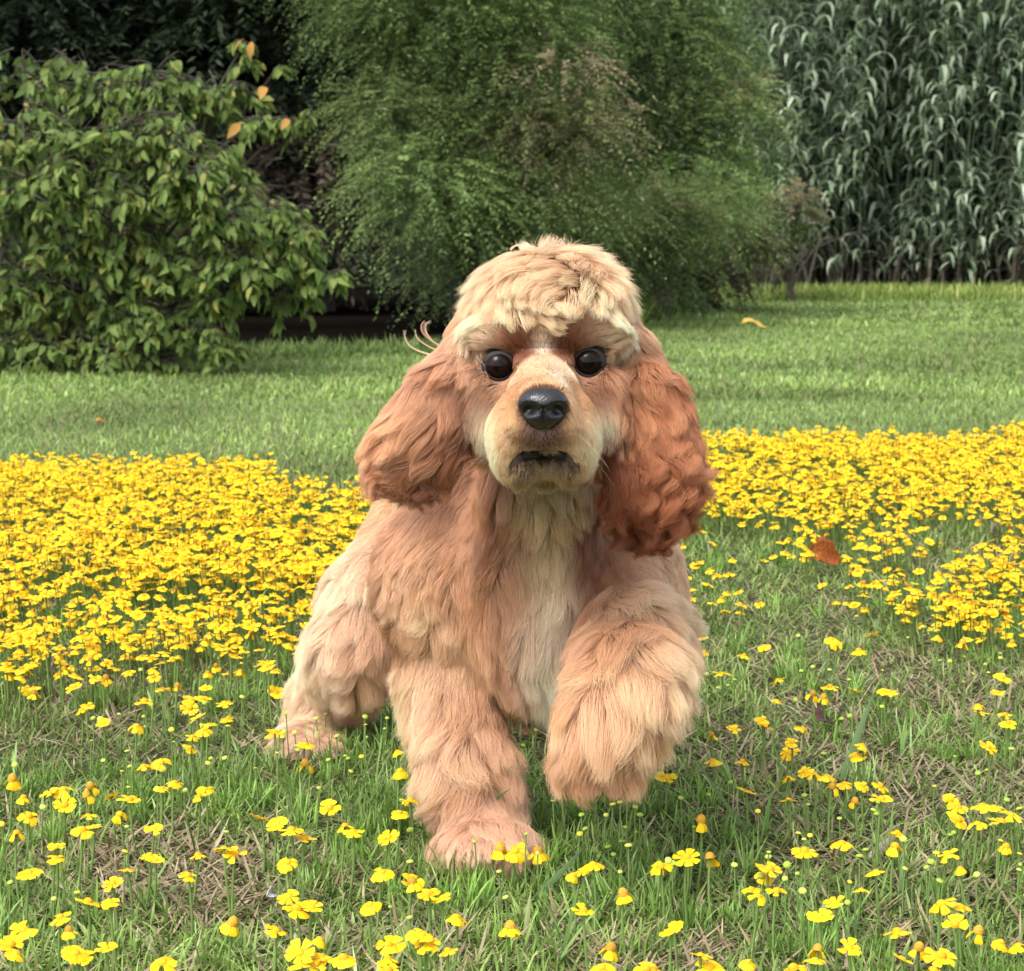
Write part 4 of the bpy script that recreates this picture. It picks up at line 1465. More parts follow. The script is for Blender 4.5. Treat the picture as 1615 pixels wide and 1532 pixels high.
gm(845, 606, 1.37, (-.3, -.5, .8), 5, .22, .2, 1, (212, 150, 100), (232, 178, 128), 5, 3.0, FACE)
gm(808, 630, 1.39, (-.6, .3, .7), 7, .25, .3, 1, (214, 148, 92), (236, 184, 132), 6, 2.8, FACE)
gm(908, 626, 1.39, (.6, .3, .7), 7, .25, .3, 1, (214, 148, 92), (236, 184, 132), 6, 2.8, FACE)
gm(800, 606, 1.41, (-.6, .5, .5), 8, .3, .3, 1, (188, 124, 82), (224, 172, 128), 5, 2.6, FACE)
gm(916, 602, 1.41, (.6, .5, .5), 8, .3, .3, 1, (188, 124, 82), (224, 172, 128), 5, 2.6, FACE)
gm(778, 618, 1.42, (-.4, .8, .3), 10, .28, .4, 1, (150, 94, 60), (196, 136, 92), 7, 2.4, FACE)
gm(940, 612, 1.42, (.4, .8, .3), 10, .28, .4, 1, (142, 84, 52), (186, 122, 82), 7, 2.4, FACE)
gm(748, 590, 1.45, (-.2, 1, .2), 12, .28, .5, 1, (176, 118, 78), (214, 164, 118), 7, 2.0, FACE)
gm(968, 588, 1.45, (.2, 1, .2), 12, .28, .5, 1, (166, 100, 64), (206, 150, 108), 7, 2.0, FACE)
gm(760, 655, 1.44, (-.25, 1, .1), 16, .3, 1, 1, (226, 192, 158), (248, 224, 196), 8, 2.0, FACE)
gm(778, 690, 1.42, (-.25, 1, .1), 14, .28, .8, 1, (222, 182, 142), (246, 216, 178), 8, 2.0, FACE)
gm(958, 650, 1.44, (.25, 1, .1), 16, .3, 1, 1, (218, 178, 146), (244, 214, 186), 8, 2.0, FACE)
gm(938, 690, 1.42, (.25, 1, .1), 14, .28, .8, 1, (220, 180, 140), (244, 212, 174), 8, 2.0, FACE)
gm(803, 680, 1.375, (-.4, .9, .3), 8, .22, .3, 1, (222, 160, 106), (242, 196, 146), 8, 2.8, FACE)
gm(910, 676, 1.375, (.4, .9, .3), 8, .22, .3, 1, (222, 160, 106), (242, 196, 146), 8, 2.8, FACE)
gm(795, 722, 1.385, (-.2, 1, .1), 9, .28, .6, 1, (224, 172, 124), (244, 210, 166), 7, 2.4, FACE)
gm(918, 718, 1.385, (.2, 1, .1), 9, .28, .6, 1, (224, 172, 124), (244, 210, 166), 7, 2.4, FACE)
gm(838, 690, 1.36, (-.45, .9, 0), 5, .25, .2, 1, (120, 78, 74), (176, 132, 122), 5, 3.0, FACE)
gm(876, 688, 1.36, (.45, .9, 0), 5, .25, .2, 1, (120, 78, 74), (176, 132, 122), 5, 3.0, FACE)
gm(857, 684, 1.355, (0, 1, 0), 4, .3, .2, 1, (110, 72, 70), (190, 160, 152), 3.5, 3.0, FACE)
gm(832, 700, 1.36, (-.2, 1, -.1), 5, .4, .3, 1, (140, 98, 78), (226, 198, 176), 4, 2.6, FACE)
gm(884, 698, 1.36, (.2, 1, -.1), 5, .4, .3, 1, (140, 98, 78), (226, 198, 176), 4, 2.6, FACE)
gm(858, 735, 1.37, (0, 1, -.1), 10, .4, .8, 1, (128, 96, 60), (196, 166, 120), 8, 2.0, FACE)
gm(826, 744, 1.39, (-.1, 1, 0), 10, .35, .8, 1, (112, 90, 60), (160, 132, 90), 7, 2.0, FACE)
gm(890, 742, 1.39, (.1, 1, 0), 10, .35, .8, 1, (112, 90, 60), (160, 132, 90), 7, 2.0, FACE)
gm(858, 768, 1.425, (0, 1, .2), 12, .25, .6, 1, (120, 104, 76), (176, 156, 118), 13, 1.6, CHEST, False)  # shade and olive bounce under the chin put into the hair colour
gm(858, 790, 1.46, (0, 1, .1), 18, .25, .6, 1, (140, 118, 84), (200, 176, 130), 14, 1.6, CHEST, False)
gm(858, 765, 1.44, (0, 1, 0), 20, 0.26, 1, 1, (140, 118, 84), (200, 176, 130), 10, 1.6, CHEST)
gm(734, 600, 1.45, (0, 1, .2), 12, .15, .5, 1, (70, 36, 22), (96, 52, 32), 6, 1.4, EARL)  # from here: shaded gaps between ears and head painted into the hair
gm(734, 660, 1.45, (0, 1, .2), 14, .15, .5, 1, (70, 36, 22), (96, 52, 32), 6, 1.4, EARL)
gm(996, 530, 1.47, (.2, 1, .2), 16, .15, 1, 1, (110, 60, 36), (150, 90, 58), 5, 1.4, EARR)
gm(984, 600, 1.45, (0, 1, .2), 12, .15, .5, 1, (70, 36, 22), (104, 56, 34), 6, 1.4, EARR)
gm(974, 680, 1.45, (0, 1, .2), 14, .15, .5, 1, (70, 36, 22), (104, 56, 34), 6, 1.4, EARR)
gm(826, 722, 1.38, (-.2, 1, 0), 6, .2, .3, 1, (60, 36, 26), (110, 76, 54), 3, 2.6, FACE)
gm(890, 720, 1.38, (.2, 1, 0), 6, .2, .3, 1, (60, 36, 26), (110, 76, 54), 3, 2.6, FACE)
# --- ear on the viewer's left, blown outwards
gm(734, 490, 1.48, (-.4, .9, 0), 22, 0.23, 1.5, .8, TN, (232, 182, 140), 11, 1.2, EARL)
gm(717, 545, 1.47, (-.5, .85, 0), 28, 0.20, 2, .8, (207, 143, 106), (226, 172, 135), 12, 1.2, EARL)
gm(737, 560, 1.46, (-.4, .9, 0), 25, 0.14, 2, .8, (194, 128, 104), (215, 156, 126), 10, 1.2, EARL)
gm(702, 610, 1.455, (-.5, .9, -.1), 35, 0.18, 3, .9, (199, 132, 95), (221, 161, 120), 12, 1.2, EARL)
gm(667, 640, 1.455, (-.6, .8, 0), 35, 0.23, 4, .9, (213, 147, 100), (234, 180, 133), 12, 1.2, EARL)
gm(647, 690, 1.45, (-.8, .55, -.05), 31, 0.25, 6, .9, (207, 138, 93), (236, 184, 136), 13, 1.2, EARL)
gm(657, 730, 1.45, (-.75, .6, -.1), 32, 0.23, 6, 1.0, (176, 104, 66), (206, 140, 96), 12, 1.2, EARL)
gm(687, 690, 1.44, (-.45, .9, -.1), 37, 0.20, 5, 1.0, (184, 116, 78), (216, 152, 112), 12, 1.2, EARL)
gm(712, 670, 1.44, (-.15, 1, 0), 35, 0.16, 4, 1.0, (136, 76, 46), (170, 104, 66), 10, 1.2, EARL)
gm(734, 640, 1.46, (0, 1, 0), 30, 0.11, 3, 1.0, (110, 58, 34), (140, 82, 52), 9, 1.2, EARL)
gm(702, 735, 1.445, (-.05, 1, -.05), 28, 0.18, 5, 1.2, (128, 72, 40), (132, 74, 44), 11, 1.3, EARL)
gm(672, 755, 1.45, (-.3, 1, 0), 23, 0.18, 5, 1.3, (120, 64, 34), (100, 52, 28), 10, 1.3, EARL)
gm(702, 620, 1.50, (-.4, 1, .1), 30, 0.14, 3, 1, RD, RU, 14, 1.0, EARL, False)
# --- ear on the viewer's right, rustier and curlier, its colour darkened as the shadow side
gm(988, 490, 1.48, (.5, .85, -.1), 25, 0.23, 3, 1.1, (210, 146, 102), (236, 186, 142), 11, 1.2, EARR)
gm(986, 555, 1.47, (.25, 1, -.1), 32, 0.18, 4, 1.2, (190, 118, 76), (222, 164, 118), 11, 1.2, EARR)
gm(1023, 560, 1.475, (.5, .9, 0), 30, 0.20, 4, 1.2, (192, 118, 76), (214, 150, 106), 11, 1.2, EARR)
gm(1048, 620, 1.475, (.45, .95, 0), 32, 0.23, 4, 1.2, (188, 110, 68), (212, 146, 100), 12, 1.2, EARR)
gm(983, 615, 1.465, (-.35, 1, -.1), 37, 0.18, 5, 1.1, (186, 112, 70), (220, 160, 112), 11, 1.2, EARR)
gm(1013, 640, 1.46, (.2, 1, -.2), 35, 0.23, 6, 1.4, (184, 108, 66), (214, 146, 98), 12, 1.2, EARR)
gm(1048, 700, 1.45, (.5, .6, -.4), 32, 0.25, 8, 1.8, (176, 100, 60), (208, 140, 94), 12, 1.2, EARR)
gm(1018, 710, 1.445, (.1, .9, -.4), 34, 0.25, 8, 1.8, (172, 96, 56), (206, 136, 90), 12, 1.2, EARR)
gm(978, 700, 1.455, (-.15, 1, 0), 37, 0.18, 6, 1.5, (136, 72, 42), (172, 104, 64), 11, 1.2, EARR)
gm(1063, 760, 1.45, (.45, .9, -.1), 30, 0.23, 8, 1.9, (168, 92, 52), (190, 116, 72), 12, 1.2, EARR)
gm(1023, 775, 1.44, (0, 1, -.2), 34, 0.20, 7, 1.6, (150, 80, 46), (168, 98, 60), 12, 1.2, EARR)
gm(988, 790, 1.45, (-.1, 1, 0), 32, 0.16, 5, 1.4, (116, 58, 32), (146, 80, 48), 11, 1.2, EARR)
gm(1018, 820, 1.45, (0, 1, 0), 25, 0.16, 5, 1.4, (120, 60, 34), (116, 58, 32), 11, 1.3, EARR)
gm(1018, 650, 1.51, (.2, 1, .1), 30, 0.14, 3, 1, RD, RU, 16, 1.0, EARR, False)
# --- neck and chest
gm(858, 800, 1.50, (0, 1, -.1), 29, 0.22, 2, .8, (196, 160, 108), (240, 216, 168), 13, 1.3, CHEST)
gm(862, 860, 1.52, (0, 1, -.1), 33, 0.22, 2, .8, (204, 172, 124), (244, 222, 182), 14, 1.3, CHEST)
gm(800, 820, 1.53, (-.1, 1, -.1), 31, 0.26, 3, 1, (140, 82, 48), (182, 120, 78), 15, 1.2, CHEST)
gm(915, 830, 1.53, (.15, 1, -.1), 31, 0.26, 3, 1, (116, 62, 34), (160, 96, 56), 14, 1.2, CHEST)
gm(760, 790, 1.56, (-.2, 1, 0), 31, 0.26, 3, 1, (184, 118, 76), (218, 160, 116), 16, 1.2, CHEST)
gm(740, 860, 1.57, (-.2, 1, -.1), 33, 0.30, 3, 1, (190, 124, 82), (222, 166, 124), 20, 1.1, CHEST)
gm(945, 880, 1.56, (.25, 1, -.1), 31, 0.26, 3, 1, (160, 96, 58), (200, 138, 96), 15, 1.2, CHEST)
gm(800, 930, 1.53, (0, 1, -.1), 33, 0.26, 3, 1, (184, 122, 82), (218, 164, 122), 20, 1.1, CHEST)
gm(868, 930, 1.52, (.05, 1, -.1), 40, 0.30, 3, 1, (212, 180, 146), (246, 228, 206), 13, 1.3, CHEST)
gm(866, 990, 1.52, (0, 1, -.15), 53, 0.30, 4, 1, (226, 202, 178), (250, 238, 224), 14, 1.3, CHEST)
gm(845, 1030, 1.53, (0, 1, -.1), 51, 0.26, 4, 1, (210, 180, 150), (246, 230, 212), 13, 1.2, CHEST)
gm(925, 960, 1.55, (.2, 1, -.1), 38, 0.30, 3, 1, (180, 118, 78), (214, 158, 118), 16, 1.1, CHEST)
gm(790, 1010, 1.57, (0, 1, -.1), 38, 0.30, 3, 1, (176, 112, 74), (210, 154, 114), 16, 1.1, CHEST)
gm(850, 1062, 1.54, (0, 1, -.15), 58, .4, 5, .9, (214, 184, 156), (250, 236, 222), 11, 1.2, CHEST)
gm(885, 1040, 1.54, (.15, 1, -.1), 50, .4, 5, .9, (204, 168, 138), (246, 226, 206), 10, 1.2, CHEST)
gm(775, 825, 1.56, (-.1, 1, 0), 26, .3, 3, 1, (116, 66, 38), (166, 106, 70), 9, 1.2, CHEST)  # fold beside the bib, its shade painted into the hair
gm(700, 795, 1.57, (-.2, 1, 0), 28, .3, 3, 1, (116, 66, 40), (172, 112, 76), 14, 1.2, CHEST)  # shade below the ear painted into the neck hair
gm(618, 965, 1.80, (0, 1, 0), 30, .35, 3, 1, (140, 86, 54), (180, 122, 84), 16, 1.1, COAT)  # shadow gap between hind leg and shoulder painted into the coat
gm(935, 855, 1.55, (.2, 1, -.1), 26, .3, 3, 1, (104, 56, 32), (150, 90, 54), 11, 1.2, CHEST)  # neck fold on the other side, shade painted in likewise
# --- shoulders and coat
gm(660, 860, 1.62, (-.3, 1, 0), 28, 0.30, 3, 1, (208, 148, 106), (236, 190, 150), 22, 1.0, COAT)
gm(625, 830, 1.66, (-.3, 1, 0), 28, 0.30, 3, 1, (180, 112, 72), (214, 154, 110), 18, 1.0, COAT)
gm(1010, 880, 1.60, (.3, 1, 0), 26, 0.30, 3, 1, (226, 176, 138), (238, 194, 156), 20, 1.0, COAT)
gm(740, 620, 1.80, (0, -.2, 1), 20, 0.26, 2, 1, TN, LT, 40, .7, COAT, False)
gm(640, 740, 1.90, (-.6, .8, .3), 24, 0.26, 2, 1, TN, LT, 40, .7, COAT, False)
gm(890, 740, 1.85, (.6, .8, .3), 24, 0.26, 2, 1, TN, LT, 40, .7, COAT, False)
gm(770, 920, 1.85, (0, 1, .3), 28, 0.26, 2, 1, RU, TN, 40, .7, COAT, False)
# --- fore leg on the ground
gm(660, 960, 1.60, (-.3, 1, 0), 38, 0.30, 4, 1.1, (214, 156, 116), (242, 200, 162), 18, 1.1, LEGS)
gm(720, 980, 1.58, (0, 1, -.1), 38, 0.26, 4, 1.1, (206, 148, 108), (236, 190, 150), 18, 1.1, LEGS)
gm(665, 1060, 1.60, (-.45, 1, 0), 42, 0.38, 5, 1.2, (216, 162, 124), (246, 210, 176), 17, 1.1, LEGS)
gm(720, 1080, 1.58, (-.05, 1, -.1), 42, 0.34, 5, 1.2, (204, 144, 104), (234, 186, 146), 16, 1.1, LEGS)
gm(780, 1090, 1.59, (.2, 1, 0), 40, 0.30, 5, 1.2, (178, 116, 78), (212, 158, 118), 15, 1.1, LEGS)
gm(700, 1170, 1.57, (-.4, 1, 0), 42, 0.38, 5, 1.2, (212, 156, 120), (240, 200, 166), 15, 1.1, LEGS)
gm(750, 1190, 1.55, (.05, 1, -.1), 42, 0.34, 5, 1.2, (202, 144, 108), (232, 184, 148), 14, 1.1, LEGS)
gm(785, 1180, 1.57, (.4, 1, 0), 40, 0.34, 5, 1.2, (188, 130, 96), (222, 172, 136), 13, 1.1, LEGS)
gm(720, 1260, 1.56, (-.5, 1, 0), 40, 0.38, 4, 1.2, (204, 150, 118), (232, 188, 156), 13, 1.1, LEGS)
gm(765, 1270, 1.54, (.05, 1, -.2), 38, 0.34, 4, 1.2, (200, 142, 112), (230, 182, 150), 12, 1.1, LEGS)
gm(795, 1270, 1.55, (.6, .9, 0), 40, 0.38, 4, 1.2, (204, 148, 118), (234, 190, 158), 12, 1.1, LEGS)
gm(765, 1325, 1.50, (.1, .7, -.6), 20, 0.26, 2, 1, (206, 150, 122), (236, 192, 164), 10, 1.3, LEGS)
gm(765, 1350, 1.48, (0, .9, -.4), 11, 0.22, 1, 1, (210, 156, 130), (236, 194, 168), 9, 1.4, LEGS)
# --- lifted fore leg
gm(1040, 950, 1.56, (.4, 1, 0), 35, 0.34, 4, 1.1, (218, 164, 124), (244, 204, 166), 17, 1.1, LEGS)
gm(985, 985, 1.53, (0, 1, -.2), 35, 0.30, 4, 1.1, (184, 120, 78), (220, 166, 122), 15, 1.1, LEGS)
gm(1055, 1020, 1.50, (.45, 1, 0), 34, 0.3, 4, 1.1, (224, 176, 138), (240, 196, 158), 15, 1.1, LEGS)
gm(1005, 1045, 1.45, (.05, 1, -.2), 51, 0.34, 5, 1.1, (216, 160, 118), (242, 198, 156), 13, 1.1, LEGS)
gm(945, 1060, 1.44, (-.45, 1, -.1), 49, 0.34, 5, 1.1, (206, 148, 108), (236, 188, 146), 13, 1.1, LEGS)
gm(1045, 1090, 1.44, (.5, 1, 0), 40, 0.34, 6, 1.1, (220, 168, 128), (240, 196, 158), 13, 1.1, LEGS)
gm(985, 1130, 1.42, (.0, 1, -.2), 49, 0.34, 5, 1.1, (206, 148, 108), (236, 188, 146), 13, 1.1, LEGS)
gm(925, 1140, 1.42, (-.45, 1, 0), 44, 0.38, 5, 1.1, (196, 136, 98), (228, 178, 138), 13, 1.1, LEGS)
gm(1010, 1170, 1.43, (.5, 1, 0), 34, 0.38, 5, 1.1, (204, 148, 110), (236, 190, 150), 12, 1.1, LEGS)
gm(955, 1200, 1.42, (-.05, 1, -.1), 28, 0.34, 4, 1.1, (190, 132, 94), (220, 168, 128), 12, 1.1, LEGS)
gm(945, 1235, 1.43, (0, 1, .1), 15, 0.30, 3, 1, (164, 110, 78), (192, 138, 100), 10, 1.1, LEGS)
# --- hind legs; lit outer side and shaded inner side put into the colours
gm(575, 890, 1.92, (-.5, .85, 0), 38, 0.41, 4, 1, (222, 172, 140), (242, 206, 178), 18, 1.1, LEGS)
gm(545, 960, 1.91, (-.5, .9, 0), 40, 0.38, 4, 1.1, (222, 172, 140), (242, 206, 178), 16, 1.1, LEGS)
gm(600, 980, 1.90, (-.1, 1, 0), 40, 0.30, 4, 1.1, (196, 136, 98), (228, 178, 138), 16, 1.1, LEGS)
gm(610, 1040, 1.90, (.2, 1, 0), 38, 0.30, 4, 1.1, (176, 114, 76), (212, 156, 116), 15, 1.1, LEGS)
gm(535, 1040, 1.90, (-.4, 1, 0), 40, 0.38, 4, 1.1, (222, 172, 140), (242, 206, 178), 14, 1.1, LEGS)
gm(575, 1060, 1.90, (-.1, 1, 0), 40, 0.34, 4, 1.1, (204, 148, 112), (234, 188, 150), 13, 1.1, LEGS)
gm(505, 1095, 1.93, (-.5, 1, 0), 38, 0.38, 4, 1.1, (222, 172, 140), (242, 206, 178), 13, 1.1, LEGS)
gm(545, 1105, 1.94, (.1, 1, 0), 38, 0.34, 4, 1.1, (196, 138, 104), (228, 178, 142), 13, 1.1, LEGS)
gm(500, 1150, 1.92, (-.1, 1, -.2), 29, 0.30, 3, 1, (206, 150, 122), (236, 192, 162), 12, 1.1, LEGS)
gm(475, 1178, 1.87, (-.2, .8, -.4), 14, 0.22, 1, 1, (216, 160, 136), (240, 198, 176), 10, 1.3, LEGS)
gm(835, 1080, 1.96, (0, 1, 0), 33, 0.30, 3, 1, (170, 114, 80), (200, 146, 108), 22, .9, LEGS, False)  # far hind leg, darkened in colour because it stands in shade
gm(840, 1160, 1.95, (0, 1, -.2), 20, 0.26, 2, 1, (180, 124, 92), (206, 152, 116), 14, .9, LEGS, False)

gP = np.array([g[0] for g in GT])
gF = unit(np.array([g[1] for g in GT]))
gS = np.array([[g[2], g[3], g[4], g[5], g[9]] for g in GT])
gA = np.array([g[6] for g in GT])
gB = np.array([g[7] for g in GT])
gSig = np.array([g[8] for g in GT])
gG = np.array([g[10] for g in GT])


def groom(X):
    """blend the table at points X -> flow, (length, lift, wave, waves, density), root rgb, tip rgb, group"""
    out = []
    for i in range(0, len(X), 20000):
        x = X[i:i + 20000]
        d2 = ((x[:, None] - gP[None]) ** 2).sum(-1) / (2 * gSig[None] ** 2)
        w = np.exp(-(d2 - d2.min(1, keepdims=True)))
        w /= w.sum(1, keepdims=True)
        g = np.zeros((len(x), 7))
        for k in range(7):
            g[:, k] = w[:, gG == k].sum(1)
        out.append((w @ gF, w @ gS, w @ gA, w @ gB, g.argmax(1)))
    return [np.concatenate([o[k] for o in out]) for k in range(5)]


# ------------------------------------------------------------------ objects of the dog
dog = empty('dog', at(760, 1200, 1.72) * np.array([1, 1, 0]))
tag(dog, 'golden cocker spaniel with long wavy ears trotting through the yellow flowers, one front paw lifted', 'dog')
DOG0 = np.array(dog.location)

flow, par, ca, cb, grp = groom(BV)
nd = np.linalg.norm(BV - NOSE, axis=1)
ca = (0.55 * ca + 0.45 * ca.mean(1, keepdims=True)) * np.where(nd < 0.021, 0.2, 0.42)[:, None]
m_skin = mat_attr('dog_skin', 0.8, 0.1)
body = obj('body', mesh('body', BV - DOG0, BQ, m_skin, ca * 0.8, smooth=True), dog)

tri = np.concatenate([BQ[:, [0, 1, 2]], BQ[:, [0, 2, 3]]])
A = BV[tri[:, 0]]
e1, e2 = BV[tri[:, 1]] - A, BV[tri[:, 2]] - A
area = np.linalg.norm(np.cross(e1, e2), axis=1) / 2
dens = par[tri[:, 0], 4]
low = A[:, 2] > 0.004
wgt = area * dens * low
NH = 600000
pick = rng.choice(len(tri), NH, p=wgt / wgt.sum())
r1, r2 = rng.random(NH), rng.random(NH)
sw = r1 + r2 > 1
r1[sw], r2[sw] = 1 - r1[sw], 1 - r2[sw]
X = A[pick] + r1[:, None] * e1[pick] + r2[:, None] * e2[pick]
keep = np.ones(NH, bool)
for e in EYES:
    keep &= np.linalg.norm(X - e, axis=1) > ER + 0.0022
for m_ in MOUTH:
    keep &= np.linalg.norm(X - m_, axis=1) > 0.0074 - 0.003 * abs(m_[0] - MOUTH[6, 0]) / 0.02
q = (X - NOSE) / np.array([0.0158, 0.017, 0.0128])
keep &= (q ** 2).sum(1) > 1.0
X = X[keep]
NH = len(X)
NRM = unit(samp(GR, X))
flow, par, ca, cb, grp = groom(X)
# flow wanders a little so that locks part and cross
wob = np.stack([vnoise(X / 0.022, 3), vnoise(X / 0.022, 4), vnoise(X / 0.022, 5)], 1) - 0.5
face = (grp == FACE)
flow = flow + wob * np.where(face, 0.25, 0.75)[:, None]
tang = unit(flow - (flow * NRM).sum(1, keepdims=True) * NRM)
L = par[:, 0] * rng.uniform(0.72, 1.15, NH)
lift = par[:, 1] * (0.75 + 0.6 * vnoise(X / 0.03, 9))
K = 10
t = np.linspace(0, 1, K)
PTS = np.zeros((NH, K, 3))
PTS[:, 0] = X - NRM * 0.0008
step = (L / (K - 1))[:, None]
fl3 = unit(flow)
for k in range(1, K):
    s = t[k]
    up = lift[:, None] * (1 - s) ** 1.2 * 1.5
    d = unit(NRM * up + tang * (1 - 0.35 * s) + fl3 * (0.35 * s))
    PTS[:, k] = PTS[:, k - 1] + d * step


def keep_out(P, gap):
    """push strand points out of the skin"""
    n, k, _ = P.shape
    f = P.reshape(-1, 3)
    s = samp(D, f)
    tt = np.tile(np.linspace(0, 1, k), n)
    need = gap * np.minimum(1, tt * 4) - s
    m = (need > 0) & (tt > 0)
    f[m] += unit(samp(GR, f[m])) * need[m][:, None]
    return f.reshape(n, k, 3)


PTS = keep_out(PTS, 0.0015)
B1 = unit(np.cross(tang, NRM))


def wave(idx, amp, nw, seed):
    r = np.random.default_rng(seed)
    n = len(idx)
    ph = (2 * np.pi * 1.6 * vnoise(X[idx] / 0.045, 91) + r.normal(0, 0.55, n))[:, None]
    w = nw[:, None] * r.uniform(0.8, 1.2, (n, 1)) * 2 * np.pi * t[None] + ph
    a = amp[:, None] * r.uniform(0.6, 1.3, (n, 1)) * (t[None] ** 0.8)
    return (a * (np.sin(w) - np.sin(ph)))[..., None] * B1[idx][:, None] + (a * 0.6 * (np.cos(w) - np.cos(ph) * (1 - t)))[..., None] * NRM[idx][:, None]


def nearest(src, dst):
    kd = kdtree.KDTree(len(dst))
    for i, p in enumerate(dst):
        kd.insert(p, i)
    kd.balance()
    return np.array([kd.find(p)[1] for p in src])


def clump(P, idx_children, guides, amount, power):
    """pull child strands on to their guide strand"""
    near = nearest(X[idx_children], X[guides])
    g = guides[near]
    m = (amount[:, None] * t[None] ** power)[..., None]
    off = (X[idx_children] - X[g])[:, None]
    tgt = P[g] + off * (1 - 0.9 * t[None, :, None])
    P[idx_children] = P[idx_children] * (1 - m) + tgt * m
    return g


# two levels: broad locks (1), fine wisps (2) inside them; denser guides where the hair is short
Lm = par[:, 0]
p1 = np.clip(0.012 * (0.030 / Lm) ** 1.3 / np.maximum(par[:, 4], 1) ** 0.8, 0.004, 0.12)
p1 = np.where(np.isin(grp, (TOP, EARL, EARR)), np.where(grp == TOP, p1 * 1.1, p1 * 0.6), np.where(np.isin(grp, (LEGS, CHEST)), p1 * 0.55, p1))
p2 = np.clip(p1 * 9, 0.05, 0.5)
u01 = rng.random(NH)
lv1 = np.where(u01 < p1)[0]
lv2 = np.where((u01 >= p1) & (u01 < p1 + p2))[0]
lv3 = np.where(u01 >= p1 + p2)[0]
PTS[lv1] += wave(lv1, par[lv1, 2] * 1.5, par[lv1, 3], 11)
PTS[lv2] += wave(lv2, par[lv2, 2] * 0.5, par[lv2, 3] * 1.1, 12)
silky = np.isin(grp, (TOP, EARL, EARR))
cl = np.where(face, 0.5, np.where(grp == TOP, 0.93, np.where(silky, 0.97, 0.94)))
clump(PTS, lv2, lv1, cl[lv2] * rng.uniform(0.7, 1.0, len(lv2)), 0.75)
g3 = clump(PTS, lv3, np.concatenate([lv1, lv2]), np.where(face[lv3], 0.45, np.where(silky[lv3], 0.97, 0.92)) * rng.uniform(0.55, 1.0, len(lv3)), 0.8)
silky_ = np.isin(grp, (TOP, EARL, EARR))
fz = rng.normal(0, 1, (NH, 1, 3)) * (np.where(grp == TOP, 0.04, np.where(silky_, 0.028, 0.05)) * L)[:, None, None] * (t[None, :, None] ** 1.5)
PTS += fz
PTS = keep_out(PTS, 0.0012)
ok = np.ones(NH, bool)
for e in EYES:
    g = unit(np.array([0, 0, H]) - e)
    q = PTS - (e - np.array([0, 0, ER * 0.18]))
    al = q @ g
    ok &= ~((al > -0.002) & (np.linalg.norm(q - al[..., None] * g, axis=-1) < ER * 0.80)).any(1)
PTS[..., 2] = np.maximum(PTS[..., 2], 0.002)

lockv = vnoise(X / 0.011, 21) * 0.6 + vnoise(X / 0.004, 22) * 0.4        # lock to lock colour variation
tone = (0.70 + 0.60 * lockv) * rng.uniform(0.88, 1.12, NH)
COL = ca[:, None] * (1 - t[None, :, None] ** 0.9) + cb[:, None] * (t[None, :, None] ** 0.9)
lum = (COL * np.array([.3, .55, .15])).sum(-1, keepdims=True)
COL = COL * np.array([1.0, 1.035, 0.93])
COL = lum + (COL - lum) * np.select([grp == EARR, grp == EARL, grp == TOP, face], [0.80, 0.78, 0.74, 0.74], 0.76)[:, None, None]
COL = np.clip(COL ** 1.28 * (tone[:, None, None] * (0.50 + 0.50 * np.minimum(1, t * 1.8))[None, :, None]) * np.where(face, 1.28, np.where(grp == LEGS, 1.24, 1.16))[:, None, None], 0.0, 0.85)  # roots darkened in colour for the shaded gaps between locks
rad0 = np.where(face, 0.00010, 0.00015) * rng.uniform(0.75, 1.25, NH)
RAD = rad0[:, None] * (1 - 0.80 * t[None] ** 1.6)

m_hair, n, l, p = nodes('dog_hair')
ph = n.new('ShaderNodeBsdfHairPrincipled')
ph.parametrization = 'COLOR'
ph.inputs['Roughness'].default_value = 0.38
ph.inputs['Radial Roughness'].default_value = 0.6
ph.inputs['Random Roughness'].default_value = 0.2
ph.inputs['Coat'].default_value = 0.0
at_ = n.new('ShaderNodeAttribute')
at_.attribute_name = 'hair_color'
l.new(at_.outputs['Color'], ph.inputs['Color'])
df = n.new('ShaderNodeBsdfDiffuse')
l.new(at_.outputs['Color'], df.inputs['Color'])
mix = n.new('ShaderNodeMixShader')
mix.inputs[0].default_value = 0.35
l.new(df.outputs[0], mix.inputs[1])
l.new(ph.outputs[0], mix.inputs[2])
l.new(mix.outputs[0], n['Material Output'].inputs['Surface'])


def hair_object(name, P, Rd, C, parent):
    cu = bpy.data.hair_curves.new(name)
    cu.add_curves([P.shape[1]] * len(P))
    cu.position_data.foreach_set('vector', (P - DOG0).astype(np.float32).ravel())
    a = cu.attributes.get('radius') or cu.attributes.new('radius', 'FLOAT', 'POINT')
    a.data.foreach_set('value', Rd.astype(np.float32).ravel())
    a = cu.attributes.new('hair_color', 'FLOAT_COLOR', 'POINT')
    c4 = np.ones(P.shape[:2] + (4,), np.float32)
    c4[..., :3] = C
    a.data.foreach_set('color', c4.ravel())
    cu.materials.append(m_hair)
    return obj(name, cu, parent)


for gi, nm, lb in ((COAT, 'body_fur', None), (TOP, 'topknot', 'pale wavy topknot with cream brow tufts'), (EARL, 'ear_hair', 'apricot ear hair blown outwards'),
                   (EARR, 'ear_hair', 'rusty curled ear hair, darkened as the shadow side'), (CHEST, 'chest_fur', 'chest hair with a white bib'), (LEGS, 'leg_feathering', None), (FACE, 'face_fur', None)):
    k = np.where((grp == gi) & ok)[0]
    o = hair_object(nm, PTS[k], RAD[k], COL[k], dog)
    if lb:
        o['label'] = lb

